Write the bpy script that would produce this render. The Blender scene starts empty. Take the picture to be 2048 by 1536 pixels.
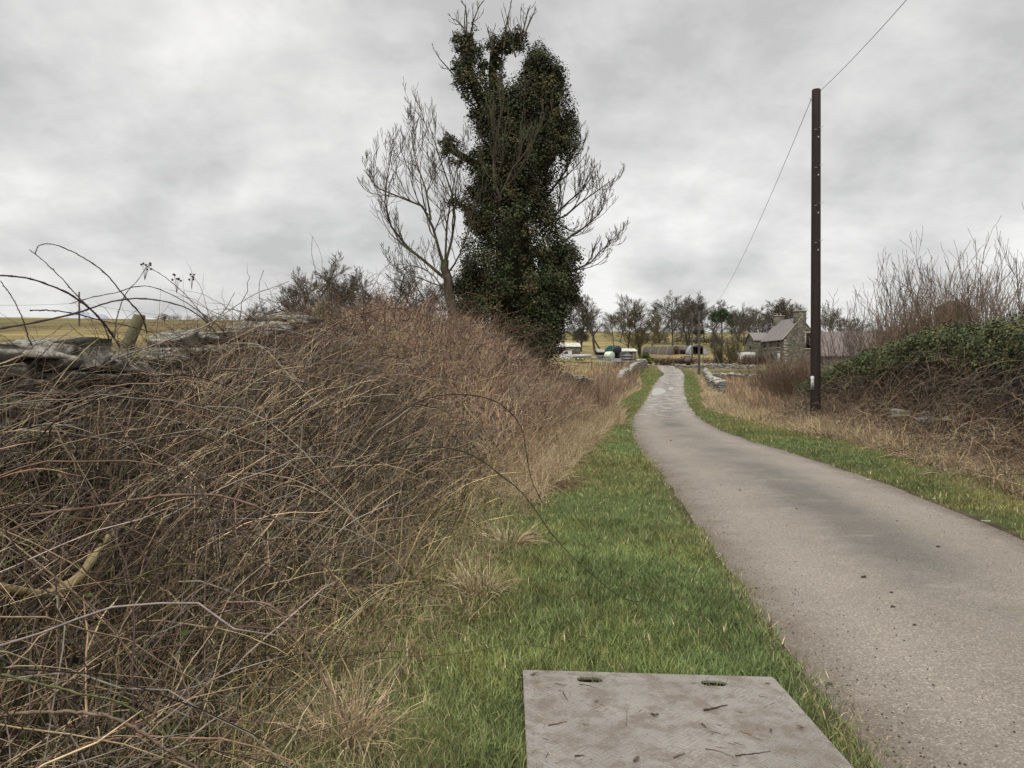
import bpy, math, random
import numpy as np
from mathutils import Vector

R = math.radians
sc = bpy.context.scene
COL = sc.collection
rng = np.random.default_rng(7)
random.seed(7)

# ------------------------------------------------------------------ camera
CAMH = 1.5
F = 1538.0           # focal length in photo pixels (2048 wide)
HOR = 758.0          # horizon row
cam_d = bpy.data.cameras.new("camera")
cam = bpy.data.objects.new("camera", cam_d)
COL.objects.link(cam)
cam_d.sensor_width = 36.0
cam_d.lens = 36.0 * F / 2048.0
cam_d.clip_start = 0.05
cam_d.clip_end = 12000
cam.location = (0, 0, CAMH)
cam.rotation_euler = (R(90) - math.atan((768 - HOR) / F), 0, 0)
sc.camera = cam

# ------------------------------------------------------------------ sky and sun
SUN_EL, SUN_AZ = 52.0, 200.0
world = bpy.data.worlds.new("World")
sc.world = world
world.use_nodes = True
wt = world.node_tree
wt.nodes.clear()
def wn(t, **k):
    n = wt.nodes.new(t)
    for a, b in k.items(): setattr(n, a, b)
    return n
def wmath(op, a, b=None, c=None):
    n = wn('ShaderNodeMath', operation=op)
    for i, v in enumerate((a, b, c)):
        if v is None: continue
        if isinstance(v, (int, float)): n.inputs[i].default_value = v
        else: wt.links.new(v, n.inputs[i])
    return n.outputs[0]
tc = wn('ShaderNodeTexCoord')
sep = wn('ShaderNodeSeparateXYZ'); wt.links.new(tc.outputs['Generated'], sep.inputs[0])
zc = wmath('MAXIMUM', sep.outputs[2], 0.0)
den = wmath('ADD', zc, 0.42)
u = wmath('DIVIDE', sep.outputs[0], den)
v = wmath('DIVIDE', sep.outputs[1], den)
cmb = wn('ShaderNodeCombineXYZ'); wt.links.new(u, cmb.inputs[0]); wt.links.new(v, cmb.inputs[1])
def wnoise(scale, det, rough, dist, off):
    mp = wn('ShaderNodeMapping'); mp.inputs['Location'].default_value = off
    wt.links.new(cmb.outputs[0], mp.inputs[0])
    n = wn('ShaderNodeTexNoise'); n.inputs['Scale'].default_value = scale
    n.inputs['Detail'].default_value = det; n.inputs['Roughness'].default_value = rough
    n.inputs['Distortion'].default_value = dist
    wt.links.new(mp.outputs[0], n.inputs['Vector'])
    return n.outputs['Fac']
n1 = wnoise(1.7, 5, 0.45, 0.1, (3.2, 1.1, 0))
n2 = wnoise(5.2, 8, 0.6, 0.1, (7.7, 4.1, 2))
nm = wmath('ADD', wmath('MULTIPLY', n1, 0.62), wmath('MULTIPLY', n2, 0.38))
ramp = wn('ShaderNodeValToRGB')
wt.links.new(nm, ramp.inputs[0])
cr = ramp.color_ramp
cr.elements[0].position = 0.40; cr.elements[0].color = (0.40, 0.397, 0.392, 1)
cr.elements[1].position = 0.60; cr.elements[1].color = (0.66, 0.652, 0.64, 1)
e = cr.elements.new(0.46); e.color = (0.475, 0.471, 0.464, 1)
e = cr.elements.new(0.53); e.color = (0.56, 0.554, 0.543, 1)
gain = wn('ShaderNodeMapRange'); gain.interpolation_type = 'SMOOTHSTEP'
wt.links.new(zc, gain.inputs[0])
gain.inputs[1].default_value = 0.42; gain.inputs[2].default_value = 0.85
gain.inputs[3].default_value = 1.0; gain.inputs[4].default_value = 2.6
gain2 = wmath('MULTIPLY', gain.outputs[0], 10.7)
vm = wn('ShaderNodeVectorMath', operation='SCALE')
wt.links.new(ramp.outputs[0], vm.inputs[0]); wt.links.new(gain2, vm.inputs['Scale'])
sky = wn('ShaderNodeTexSky', sky_type='NISHITA')
sky.sun_disc = False
sky.sun_elevation = R(SUN_EL); sky.sun_rotation = R(SUN_AZ)
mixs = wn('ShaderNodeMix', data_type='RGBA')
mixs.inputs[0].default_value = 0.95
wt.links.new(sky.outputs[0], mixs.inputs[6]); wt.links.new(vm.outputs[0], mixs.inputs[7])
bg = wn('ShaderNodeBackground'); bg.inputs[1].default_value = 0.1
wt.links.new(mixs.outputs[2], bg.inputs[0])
wo = wn('ShaderNodeOutputWorld'); wt.links.new(bg.outputs[0], wo.inputs[0])

sun_d = bpy.data.lights.new("sun", 'SUN')
sun_d.energy = 1.5; sun_d.angle = R(16); sun_d.color = (1.0, 0.955, 0.89)
sun = bpy.data.objects.new("sun", sun_d); COL.objects.link(sun)
# sun azimuth measured like the sky node: rotation 0 = +Y, clockwise
az = R(SUN_AZ); el = R(SUN_EL)
dsun = Vector((math.sin(az) * math.cos(el), math.cos(az) * math.cos(el), math.sin(el)))
sun.rotation_euler = dsun.to_track_quat('Z', 'Y').to_euler()

sc.view_settings.view_transform = 'Standard'
sc.view_settings.look = 'None'
sc.view_settings.gamma = 1.0
sc.view_settings.exposure = 0.42

# ------------------------------------------------------------------ helpers
def smooth(a, b, x):
    t = np.clip((np.asarray(x, float) - a) / (b - a), 0, 1)
    return t * t * (3 - 2 * t)
def PX(px, D): return (px - 1024.0) / F * D
def PZ(row, D): return CAMH + (HOR - row) / F * D
def P(px, row, D): return (PX(px, D), D, PZ(row, D))

def vnoise(x, y, s=1.0, seed=0):
    """cheap smooth value noise, vectorised"""
    x = np.asarray(x, float) * s + 1000.3; y = np.asarray(y, float) * s + 1000.7
    xi = np.floor(x); yi = np.floor(y); fx = x - xi; fy = y - yi
    fx = fx * fx * (3 - 2 * fx); fy = fy * fy * (3 - 2 * fy)
    def h(a, b):
        t = np.sin(a * 127.1 + b * 311.7 + seed * 74.7) * 43758.5453
        return t - np.floor(t)
    return ((h(xi, yi) * (1 - fx) + h(xi + 1, yi) * fx) * (1 - fy) + (h(xi, yi + 1) * (1 - fx) + h(xi + 1, yi + 1) * fx) * fy)

def tag(o, label=None, cat=None, group=None, kind=None):
    if label: o['label'] = label
    if cat: o['category'] = cat
    if group: o['group'] = group
    if kind: o['kind'] = kind
    return o
def empty(name, loc=(0, 0, 0), label=None, cat=None, group=None, rz=0):
    o = bpy.data.objects.new(name, None); COL.objects.link(o)
    o.location = loc; o.rotation_euler = (0, 0, rz); o.empty_display_size = 0.2
    return tag(o, label, cat, group)
def link(name, me, mat=None, parent=None):
    o = bpy.data.objects.new(name, me); COL.objects.link(o)
    if mat: me.materials.append(mat)
    if parent: o.parent = parent
    return o
def np_mesh(name, V, quads=None, tris=None, col=None, smooth_sh=False):
    me = bpy.data.meshes.new(name)
    V = np.asarray(V, np.float32).reshape(-1, 3)
    me.vertices.add(len(V)); me.vertices.foreach_set('co', V.ravel())
    ls, lt, n = [], [], 0
    if quads is not None and len(quads):
        q = np.asarray(quads, np.int32).reshape(-1, 4)
        ls.append(q.ravel()); lt.append(np.full(len(q), 4, np.int32))
    if tris is not None and len(tris):
        t = np.asarray(tris, np.int32).reshape(-1, 3)
        ls.append(t.ravel()); lt.append(np.full(len(t), 3, np.int32))
    li = np.concatenate(ls); lt = np.concatenate(lt)
    me.loops.add(len(li)); me.loops.foreach_set('vertex_index', li)
    st = np.concatenate([[0], np.cumsum(lt)[:-1]]).astype(np.int32)
    me.polygons.add(len(lt)); me.polygons.foreach_set('loop_start', st)
    me.polygons.foreach_set('loop_total', lt)
    if smooth_sh: me.polygons.foreach_set('use_smooth', np.ones(len(lt), bool))
    if col is not None:
        c = np.ones((len(V), 4), np.float32); c[:, :3] = col
        a = me.color_attributes.new('Col', 'FLOAT_COLOR', 'POINT')
        a.data.foreach_set('color', c.ravel())
    me.update(calc_edges=True)
    return me

def tubes_data(PT, RD, S=3, col=None):
    """PT (M,K,3), RD (M,K), col (M,3) -> verts, quads, cols"""
    PT = np.asarray(PT, float); RD = np.asarray(RD, float)
    M, K, _ = PT.shape
    T = np.gradient(PT, axis=1)
    T /= np.linalg.norm(T, axis=2, keepdims=True) + 1e-9
    ref = np.zeros((M, 1, 3)); ref[:, 0, 0] = 0.31; ref[:, 0, 1] = 0.87; ref[:, 0, 2] = 0.37
    m = np.abs((T * ref).sum(2)).max(1) > 0.93
    ref[m, 0] = (0.93, -0.2, 0.3)
    A = np.cross(T, ref); A /= np.linalg.norm(A, axis=2, keepdims=True) + 1e-9
    B = np.cross(T, A)
    th = np.arange(S) * 2 * math.pi / S
    V = PT[:, :, None, :] + RD[:, :, None, None] * (A[:, :, None, :] * np.cos(th)[None, None, :, None] + B[:, :, None, :] * np.sin(th)[None, None, :, None])
    idx = np.arange(M * K * S).reshape(M, K, S)
    a = idx[:, :-1]; b = idx[:, 1:]
    q = np.stack([a, np.roll(a, -1, 2), np.roll(b, -1, 2), b], -1).reshape(-1, 4)
    C = None
    if col is not None:
        C = np.repeat(np.asarray(col, float), K * S, axis=0)
    return V.reshape(-1, 3), q, C
def tubes(name, PT, RD, mat, S=3, col=None, parent=None):
    V, q, C = tubes_data(PT, RD, S, col)
    return link(name, np_mesh(name, V, q, col=C, smooth_sh=S > 3), mat, parent)

def merge(parts):
    Vs, Qs, Ts, Cs, n = [], [], [], [], 0
    for V, q, t, c in parts:
        Vs.append(V)
        if q is not None and len(q): Qs.append(np.asarray(q) + n)
        if t is not None and len(t): Ts.append(np.asarray(t) + n)
        Cs.append(c if c is not None else np.ones((len(V), 3)))
        n += len(V)
    return (np.concatenate(Vs), np.concatenate(Qs) if Qs else None, np.concatenate(Ts) if Ts else None, np.concatenate(Cs))

def box_v(x0, x1, y0, y1, z0, z1):
    V = np.array([(x, y, z) for z in (z0, z1) for x, y in ((x0, y0), (x1, y0), (x1, y1), (x0, y1))], float)
    q = [(0, 3, 2, 1), (4, 5, 6, 7), (0, 1, 5, 4), (1, 2, 6, 5), (2, 3, 7, 6), (3, 0, 4, 7)]
    return V, np.array(q)
def boxes(name, bl, mat, parent=None):
    ps = []
    for b in bl:
        V, q = box_v(*b); ps.append((V, q, None, None))
    V, q, t, c = merge(ps)
    return link(name, np_mesh(name, V, q), mat, parent)
def prism(name, poly, axis_vec, mat, parent=None):
    """poly: list of 3d points (planar), extruded along axis_vec"""
    A = np.array(poly, float); B = A + np.array(axis_vec, float); n = len(A)
    me = bpy.data.meshes.new(name)
    f = [tuple(range(n))[::-1], tuple(range(n, 2 * n))] + [(i, (i + 1) % n, n + (i + 1) % n, n + i) for i in range(n)]
    me.from_pydata([tuple(p) for p in np.concatenate([A, B])], [], f); me.update()
    return link(name, me, mat, parent)

# ------------------------------------------------------------------ materials
def lin(c):
    return tuple(((x / 255.0) / 12.92 if x / 255.0 <= 0.04045 else ((x / 255.0 + 0.055) / 1.055) ** 2.4) for x in c)
class MT:
    def __init__(s, name, rough=0.8, spec=0.3):
        s.m = bpy.data.materials.new(name); s.m.use_nodes = True
        s.t = s.m.node_tree; s.b = s.t.nodes['Principled BSDF']
        s.b.inputs['Roughness'].default_value = rough
        s.b.inputs['Specular IOR Level'].default_value = spec
        s.tc = s.t.nodes.new('ShaderNodeTexCoord'); s.co = s.tc.outputs['Object']
    def n(s, t, **k):
        x = s.t.nodes.new(t)
        for a, b in k.items(): setattr(x, a, b)
        return x
    def put(s, sock, v):
        if isinstance(v, (int, float)): sock.default_value = v
        elif isinstance(v, tuple): sock.default_value = v if len(v) == len(sock.default_value) else v + (1,)
        else: s.t.links.new(v, sock)
    def noise(s, scale, det=4, rough=0.6, stretch=None, dist=0, co=None):
        x = s.n('ShaderNodeTexNoise'); x.inputs['Scale'].default_value = scale
        x.inputs['Detail'].default_value = det; x.inputs['Roughness'].default_value = rough; x.inputs['Distortion'].default_value = dist
        c = co or s.co
        if stretch:
            mp = s.n('ShaderNodeMapping'); mp.inputs['Scale'].default_value = stretch; s.t.links.new(c, mp.inputs[0]); c = mp.outputs[0]
        s.t.links.new(c, x.inputs['Vector']); return x.outputs['Fac']
    def vor(s, scale, feature='F1', stretch=None, out='Distance', rnd=1.0):
        x = s.n('ShaderNodeTexVoronoi', feature=feature); x.inputs['Scale'].default_value = scale; x.inputs['Randomness'].default_value = rnd
        c = s.co
        if stretch:
            mp = s.n('ShaderNodeMapping'); mp.inputs['Scale'].default_value = stretch; s.t.links.new(c, mp.inputs[0]); c = mp.outputs[0]
        s.t.links.new(c, x.inputs['Vector']); return x.outputs[out]
    def ramp(s, f, *st):
        x = s.n('ShaderNodeValToRGB'); e = x.color_ramp.elements
        while len(e) < len(st): e.new(0.5)
        for k, (p, c) in enumerate(st):
            e[k].position = p
            e[k].color = (c, c, c, 1) if isinstance(c, (int, float)) else tuple(c) + (1,)
        s.put(x.inputs[0], f); return x.outputs[0]
    def mix(s, f, a, b, blend='MIX'):
        x = s.n('ShaderNodeMix', data_type='RGBA', blend_type=blend)
        s.put(x.inputs[0], f); s.put(x.inputs[6], a); s.put(x.inputs[7], b); return x.outputs[2]
    def math(s, op, a, b=0.0, c=0.0):
        x = s.n('ShaderNodeMath', operation=op)
        s.put(x.inputs[0], a); s.put(x.inputs[1], b); s.put(x.inputs[2], c); return x.outputs[0]
    def bump(s, h, strength=0.5, dist=0.02):
        x = s.n('ShaderNodeBump'); x.inputs['Strength'].default_value = strength; x.inputs['Distance'].default_value = dist
        s.put(x.inputs['Height'], h); s.t.links.new(x.outputs[0], s.b.inputs['Normal'])
    def attr(s):
        x = s.n('ShaderNodeAttribute'); x.attribute_name = 'Col'; return x.outputs['Color']
    def base(s, c): s.put(s.b.inputs['Base Color'], c); return s
    def rough(s, c): s.put(s.b.inputs['Roughness'], c); return s

def m_stem(name, rough=0.75, nscale=30):
    m = MT(name, rough, 0.2)
    f = m.ramp(m.noise(nscale, 3), (0.3, 0.62), (0.7, 1.25))
    m.base(m.mix(1.0, m.attr(), f, 'MULTIPLY')); return m.m
M_stem = m_stem('dry_stem')
M_grass = m_stem('grass_blade', 0.55, 8)
M_leaf = m_stem('ivy_leaf', 0.6, 6)

def m_bark(name, c1, c2, scale=9, lichen=None):
    m = MT(name, 0.9, 0.15)
    n = m.noise(scale, 6, 0.65, (1, 1, 0.25))
    c = m.ramp(n, (0.32, c1), (0.68, c2))
    if lichen: c = m.mix(m.ramp(m.noise(scale * .35, 4), (0.5, 0.0), (0.62, 0.75)), c, lichen)
    m.base(c); m.bump(n, 0.7, 0.02); return m.m
M_bark = m_bark('bark_grey_green', (.03, .024, .018), (.10, .083, .062), 9, (.10, .105, .048))
M_barkd = m_bark('bark_dark', (.03, .022, .015), (.085, .062, .042))
M_bark_far = m_bark('bark_far', (.055, .047, .036), (.125, .108, .08), 3)
M_bark_far2 = m_bark('bark_far_olive', (.06, .05, .03), (.15, .125, .07), 3)
M_shrub = m_bark('shrub_bark', (.085, .066, .055), (.2, .165, .14), 6)
M_shrub_r = m_bark('shrub_bark_reddish', (.12, .083, .058), (.27, .20, .145), 6)

def m_stone(name, c1, c2, lich=(.42, .41, .36), moss=(.10, .12, .02), lo=0.42, scale=1.0, mossamt=.6):
    m = MT(name, 0.92, 0.15)
    n = m.noise(6 * scale, 8, 0.7); n2 = m.noise(17 * scale, 6, 0.7); n3 = m.noise(2.6 * scale, 4)
    c = m.ramp(n, (0.3, c1), (0.7, c2))
    g = m.n('ShaderNodeNewGeometry'); sp = m.n('ShaderNodeSeparateXYZ'); m.t.links.new(g.outputs['Normal'], sp.inputs[0])
    up = m.ramp(sp.outputs[2], (0.0, 0.25), (0.6, 1.0))
    c = m.mix(m.math('MULTIPLY', m.ramp(n2, (lo, 0.0), (lo + .12, 1.0)), up), c, lich)
    c = m.mix(m.math('MULTIPLY', m.ramp(n3, (0.56, 0.0), (0.66, mossamt)), up), c, moss)
    m.base(c); m.bump(n2, 0.8, 0.03); return m.m
M_stone = m_stone('lichen_stone', (.05, .046, .038), (.16, .148, .122), (.30, .29, .25), lo=0.46, mossamt=.95)
M_stone_far = m_stone('pale_lichen_stone', (.07, .062, .05), (.2, .185, .155), (.42, .4, .35), lo=0.42, mossamt=.3)
M_stone_dk = m_stone('dark_stone', (.05, .045, .038), (.16, .145, .12), (.27, .25, .2), lo=0.5)

# ------------------------------------------------------------------ terrain functions
_ky = [-60, 30, 45, 65, 80, 95, 110, 125, 140, 155, 175, 200, 300, 400, 600, 3000]
_kz = [0, 0, .08, .35, .75, 1.35, 2.2, 3.1, 4.0, 4.9, 6.4, 8.6, 17.5, 25.0, 25.5, 8]
_yy = np.linspace(-60, 3000, 12241)
_zz = np.interp(_yy, _ky, _kz)
_k = np.ones(41) / 41.0
_zs = np.convolve(np.pad(_zz, 20, mode='edge'), _k, 'valid')
def prof(y): return np.interp(y, _yy, _zs)
_rowD = np.linspace(3, 145, 3000)
_rows = HOR + F * (CAMH - prof(_rowD)) / _rowD
def D_of_row(r): return float(np.interp(-r, -_rows, _rowD))
road_tab = [(1536, 1775, 3180), (1380, 1652, 2720), (1270, 1562, 2420), (1150, 1478, 2190), (1080, 1415, 2048), (1000, 1370, 1850), (945, 1325, 1700),
            (912, 1296, 1600), (885, 1274, 1503), (862, 1265, 1440), (837, 1268, 1393), (804, 1289, 1374), (785, 1300, 1369), (773, 1305, 1368), (760, 1315, 1369),
            (748, 1321, 1369), (740, 1320, 1361), (733, 1315, 1350)]
_rd = np.array([D_of_row(r) for r, _, _ in road_tab])
_rl = np.array([PX(a, d) for (_, a, _), d in zip(road_tab, _rd)])
_rr = np.array([PX(b, d) for (_, _, b), d in zip(road_tab, _rd)])
_gy = np.linspace(-15, 150, 1651)
def _sm(a, w=31):
    return np.convolve(np.pad(a, w // 2, mode='edge'), np.ones(w) / w, 'valid')
_gl = np.interp(_gy, _rd, _rl); _gr = np.interp(_gy, _rd, _rr)
_lo = _gy < _rd[0]
_gl[_lo] = _rl[0] - (_rd[0] - _gy[_lo]) * 0.06; _gr[_lo] = _gl[_lo] + 2.9
_w = np.clip(_gr - _gl, 2.5, 3.3)
_c = (_gl + _gr) / 2
_gl = _sm(_c - _w / 2); _gr = _sm(_c + _w / 2)
def RL(y): return np.interp(y, _gy, _gl)
def RR(y): return np.interp(y, _gy, _gr)
_xe = ([-20, 2.9, 3.6, 4.7, 6.75, 9.5, 13, 17.5, 22, 30, 44, 60, 70, 95, 130], [-.5, -.55, -.6, -.3, -.15, .2, .9, 1.7, 2.6, 3.8, 5.6, 8.9, 11.2, 15.3, 20.8])
_xw = ([-20, 12, 20, 28, 38, 55, 72, 88, 110, 125, 140], [-3.0, -3.0, -2.1, -.2, 3.0, 7.0, 9.9, 12.8, 17.8, 21.7, 24])
_xg = ([-20, 0, 9.5, 16, 21, 26, 35, 44, 60, 90, 130], [5.2, 5.6, 6.35, 7.9, 8.0, 8.1, 9.2, 11.2, 15.2, 22.2, 30])
def XE(y): return np.interp(y, *_xe)
def XW(y): return np.interp(y, *_xw)
def XG(y): return np.maximum(np.interp(y, *_xg), RR(y) + .4)
_gb = ([0, 4, 10, 16, 25, 40, 60, 90], [.35, .45, .7, .85, .8, .5, .25, 0])
_el = ([0, 12, 30, 60, 100, 160, 200, 300, 600], [0, .3, 1.4, 3.6, 5.8, 7.2, 6.6, 2, 0])
def H(x, y):
    x = np.asarray(x, float); y = np.asarray(y, float)
    z = prof(y)
    xe, xw = XE(y), XW(y)
    bank = np.interp(y, *_gb) * smooth(0, 1, (xe - x) / np.maximum(xe - xw, .5)) * (y > -60)
    z = z + bank
    z = z + np.interp(y, *_el) * smooth(8, 50, -x)
    z = z + 1.3 * smooth(98, 125, y) * smooth(24, 14, x) * smooth(260, 180, y)
    # soft verge swell and small lumps off the road
    off = np.minimum(np.maximum(RL(y) - x, x - RR(y)), 1.0)
    z = z + 0.05 * smooth(0.0, 0.7, off) * (y < 120) + (vnoise(x, y, 1.7) - .5) * 0.07 * smooth(.1, .8, off)
    z = z + .7 * smooth(55, 125, -x) * smooth(80, 150, y) * smooth(420, 260, y)
    um = smooth(-.45, -.1, x) * smooth(1.75, 1.4, x) * smooth(4.6, 4.1, y)
    z = z * (1 - um) + (.03 - .025 * np.clip(x, 0, 1.4)) * um
    z = z + (vnoise(x, y, .035, 3) - .5) * 3.5 * smooth(230, 360, y)
    return z

# ------------------------------------------------------------------ ground sheet
ys = np.concatenate([np.arange(-14, 1, .4), np.arange(1, 9, .08), np.arange(9, 20, .16), np.arange(20, 60, .5), np.arange(60, 170, 1.2), np.geomspace(170, 3000, 70)])
xs = np.concatenate([-np.geomspace(1500, 26, 60), np.arange(-25.5, -5, .7), np.arange(-5, -1.5, .2), np.arange(-1.5, 6.5, .08), np.arange(6.5, 9, .16), np.arange(9, 40, .5), np.geomspace(40, 1500, 70)])
GX, GY = np.meshgrid(xs, ys)
GZ = H(GX, GY)
onroad = np.minimum(GX - RL(GY), RR(GY) - GX)
GZ = GZ - 0.05 * smooth(0.03, 0.4, onroad) * (GY < 150)
nx, ny = len(xs), len(ys)
idx = np.arange(nx * ny).reshape(ny, nx)
quads = np.stack([idx[:-1, :-1], idx[:-1, 1:], idx[1:, 1:], idx[1:, :-1]], -1).reshape(-1, 4)
def zone(x, y):
    n = vnoise(x, y, .8, 1)[..., None]; n2 = vnoise(x, y, .12, 2)[..., None]; n3 = vnoise(x, y, .03, 5)[..., None]
    green = np.array((.06, .075, .026)); soil = np.array((.055, .042, .028)); straw = np.array((.24, .18, .085)); brown = np.array((.085, .062, .04))
    field = np.array((.24, .18, .08)); fieldg = np.array((.125, .12, .048)); scrub = np.array((.13, .09, .055))
    c = np.zeros(x.shape + (3,)) + fieldg * n2 + field * (1 - n2)
    far = smooth(120, 180, y)[..., None]
    c = c * (.55 + .8 * vnoise(x, y, .09, 15)[..., None]) * (.75 + .5 * vnoise(x * .3, y, .5, 16)[..., None])
    c = c * (1 - .4 * n * (1 - far))
    # near and middle right side scrub
    sr = (smooth(0, 1, x - XG(y)) * smooth(110, 70, y))[..., None]
    c = c * (1 - sr) + sr * (scrub * n + straw * .7 * (1 - n))
    sl = (smooth(0, 1.0, XG(y) - x) * smooth(0, .5, x - XE(y)) * smooth(132, 110, y))[..., None]
    c = c * (1 - sl) + sl * (green * (.6 + .6 * n))
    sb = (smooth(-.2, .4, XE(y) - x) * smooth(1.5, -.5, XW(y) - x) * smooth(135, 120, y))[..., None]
    c = c * (1 - sb) + sb * (soil * .3 + .2 * brown * n)  # soil below the brambles darkened in colour for the shade between stems
    e = np.minimum(np.abs(x - RL(y)), np.abs(x - RR(y)))
    se = (smooth(.22, .05, e) * smooth(120, 100, y))[..., None]
    c = c * (1 - se) + se * soil * (.7 + .9 * vnoise(x, y, 9, 33)[..., None])
    return c
gm = MT('ground_surface', 0.95, 0.1)
gn = gm.noise(3, 8, .7)
gc = gm.mix(1.0, gm.attr(), gm.ramp(gn, (0.3, 0.6), (0.7, 1.35)), 'MULTIPLY')
gm.base(gc); gm.bump(gm.noise(14, 6, .7), 0.6, 0.04)
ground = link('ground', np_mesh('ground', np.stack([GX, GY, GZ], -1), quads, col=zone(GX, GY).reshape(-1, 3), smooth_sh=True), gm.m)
tag(ground, kind='structure')

# ------------------------------------------------------------------ road
rm = MT('worn_asphalt', 0.8, 0.35)
uvn = rm.n('ShaderNodeUVMap'); uvn.uv_map = 'UVMap'
suv = rm.n('ShaderNodeSeparateXYZ'); rm.t.links.new(uvn.outputs[0], suv.inputs[0])
ru, rv = suv.outputs[0], suv.outputs[1]      # u 0..1 across, v metres along
edge = rm.math('MULTIPLY', rm.math('ABSOLUTE', rm.math('SUBTRACT', ru, 0.5)), 2.0)
wob = rm.noise(.55, 4, .6)
wob2 = rm.noise(2.3, 5, .65)
fine = rm.noise(95, 2, .8); agg = rm.vor(120, out='Color')
aggs = rm.n('ShaderNodeSeparateColor'); rm.t.links.new(agg, aggs.inputs[0])
c = rm.ramp(wob, (0.3, (.14, .126, .105)), (0.7, (.19, .172, .145)))
# dark polished strip down the centre, paler wheel tracks
cen = rm.math('ADD', ru, rm.math('MULTIPLY', rm.math('SUBTRACT', wob2, .5), .22))
strip = rm.math('MULTIPLY', rm.ramp(cen, (.34, 0.0), (.47, 1.0), (.58, 1.0), (.72, 0.0)), rm.ramp(rm.noise(.35, 3, .5, (1, 1, 1)), (.38, 0.1), (.58, .85)))
c = rm.mix(strip, c, (.088, .084, .072))
trk = rm.ramp(ru, (.08, 0.0), (.2, .5), (.33, 0.0), (.68, 0.0), (.8, .4))
c = rm.mix(rm.math('MULTIPLY', trk, wob2), c, (.27, .245, .205))
# muddy edges
mud = rm.ramp(rm.math('ADD', edge, rm.math('MULTIPLY', rm.math('SUBTRACT', wob2, .5), .34)), (.8, 0.0), (.99, .85))
c = rm.mix(mud, c, (.115, .095, .074))
sp = rm.ramp(aggs.outputs[0], (0.0, .55), (.25, .9), (.8, 1.1), (.97, 1.9))
c = rm.mix(.75, c, rm.mix(1.0, c, sp, 'MULTIPLY'))
c = rm.mix(1.0, c, rm.ramp(fine, (.3, .78), (.7, 1.22)), 'MULTIPLY')
c = rm.mix(rm.ramp(rm.noise(5.5, 5, .75), (.66, 0.0), (.7, .6)), c, (.06, .05, .04))
cd = rm.n('ShaderNodeSeparateXYZ'); rm.t.links.new(rm.co, cd.inputs[0])
c = rm.mix(rm.ramp(rm.noise(1.1, 6, .75, (1, 2.2, 1)), (.56, 0.0), (.66, .5)), c, (.23, .21, .18))
wetz = rm.math('MULTIPLY', rm.ramp(rm.math('DIVIDE', cd.outputs[1], 100.0), (.27, 0.0), (.40, 1.0)), rm.ramp(rm.noise(.8, 5, .6, (1.2, .35, 1)), (.45, 0.0), (.56, 1.0)))
c = rm.mix(rm.math('MULTIPLY', wetz, .55), c, (.06, .052, .045))
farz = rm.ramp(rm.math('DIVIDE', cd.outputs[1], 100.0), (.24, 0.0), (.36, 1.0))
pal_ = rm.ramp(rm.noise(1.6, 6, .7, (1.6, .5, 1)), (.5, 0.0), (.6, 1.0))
c = rm.mix(rm.math('MULTIPLY', rm.math('MULTIPLY', farz, pal_), .75), c, (.36, .335, .29))  # pale patches put the sheen of the wet far lane into the colour
c = rm.mix(1.0, c, (1.03, .985, .97), 'MULTIPLY')
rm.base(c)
rm.rough(rm.math('SUBTRACT', rm.ramp(wob2, (.3, .62), (.7, .85)), rm.math('MULTIPLY', wetz, .38)))
rm.bump(rm.math('ADD', fine, aggs.outputs[1]), .55, .006)
ry = np.concatenate([np.arange(-12, 40, .3), np.arange(40, 147, .8)])
CS = 14
tt = np.linspace(0, 1, CS)
RX = RL(ry)[:, None] * (1 - tt) + RR(ry)[:, None] * tt
# ragged edges
RX[:, 0] += (vnoise(ry, ry * 0, 2.1, 8) - .5) * .12 - .02; RX[:, -1] += (vnoise(ry, ry * 0, 2.3, 9) - .5) * .12 + .02
RX = np.concatenate([RX[:, :1] - .09, RX, RX[:, -1:] + .09], 1)
CS2 = CS + 2; t2 = np.concatenate([[0], tt, [1]])
bend = smooth(137, 147, ry)
RX -= (bend ** 2 * 7)[:, None]
RY = np.repeat(ry[:, None], CS2, 1)
RZ = prof(RY) + .012 + .03 * np.sin(math.pi * t2)[None, :]
RZ[:, 0] -= .06; RZ[:, -1] -= .06
vv = np.stack([RX, RY, RZ], -1)
ii = np.arange(len(ry) * CS2).reshape(len(ry), CS2)
rq = np.stack([ii[:-1, :-1], ii[:-1, 1:], ii[1:, 1:], ii[1:, :-1]], -1).reshape(-1, 4)
rme = np_mesh('lane', vv, rq, smooth_sh=True)
uvl = rme.uv_layers.new(name='UVMap')
uvv = np.stack([np.tile(t2, len(ry)), np.repeat(ry, CS2)], -1)
uvl.data.foreach_set('uv', uvv[rq.ravel()].astype(np.float32).ravel())
road = tag(link('road', rme, rm.m), kind='structure')

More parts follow.
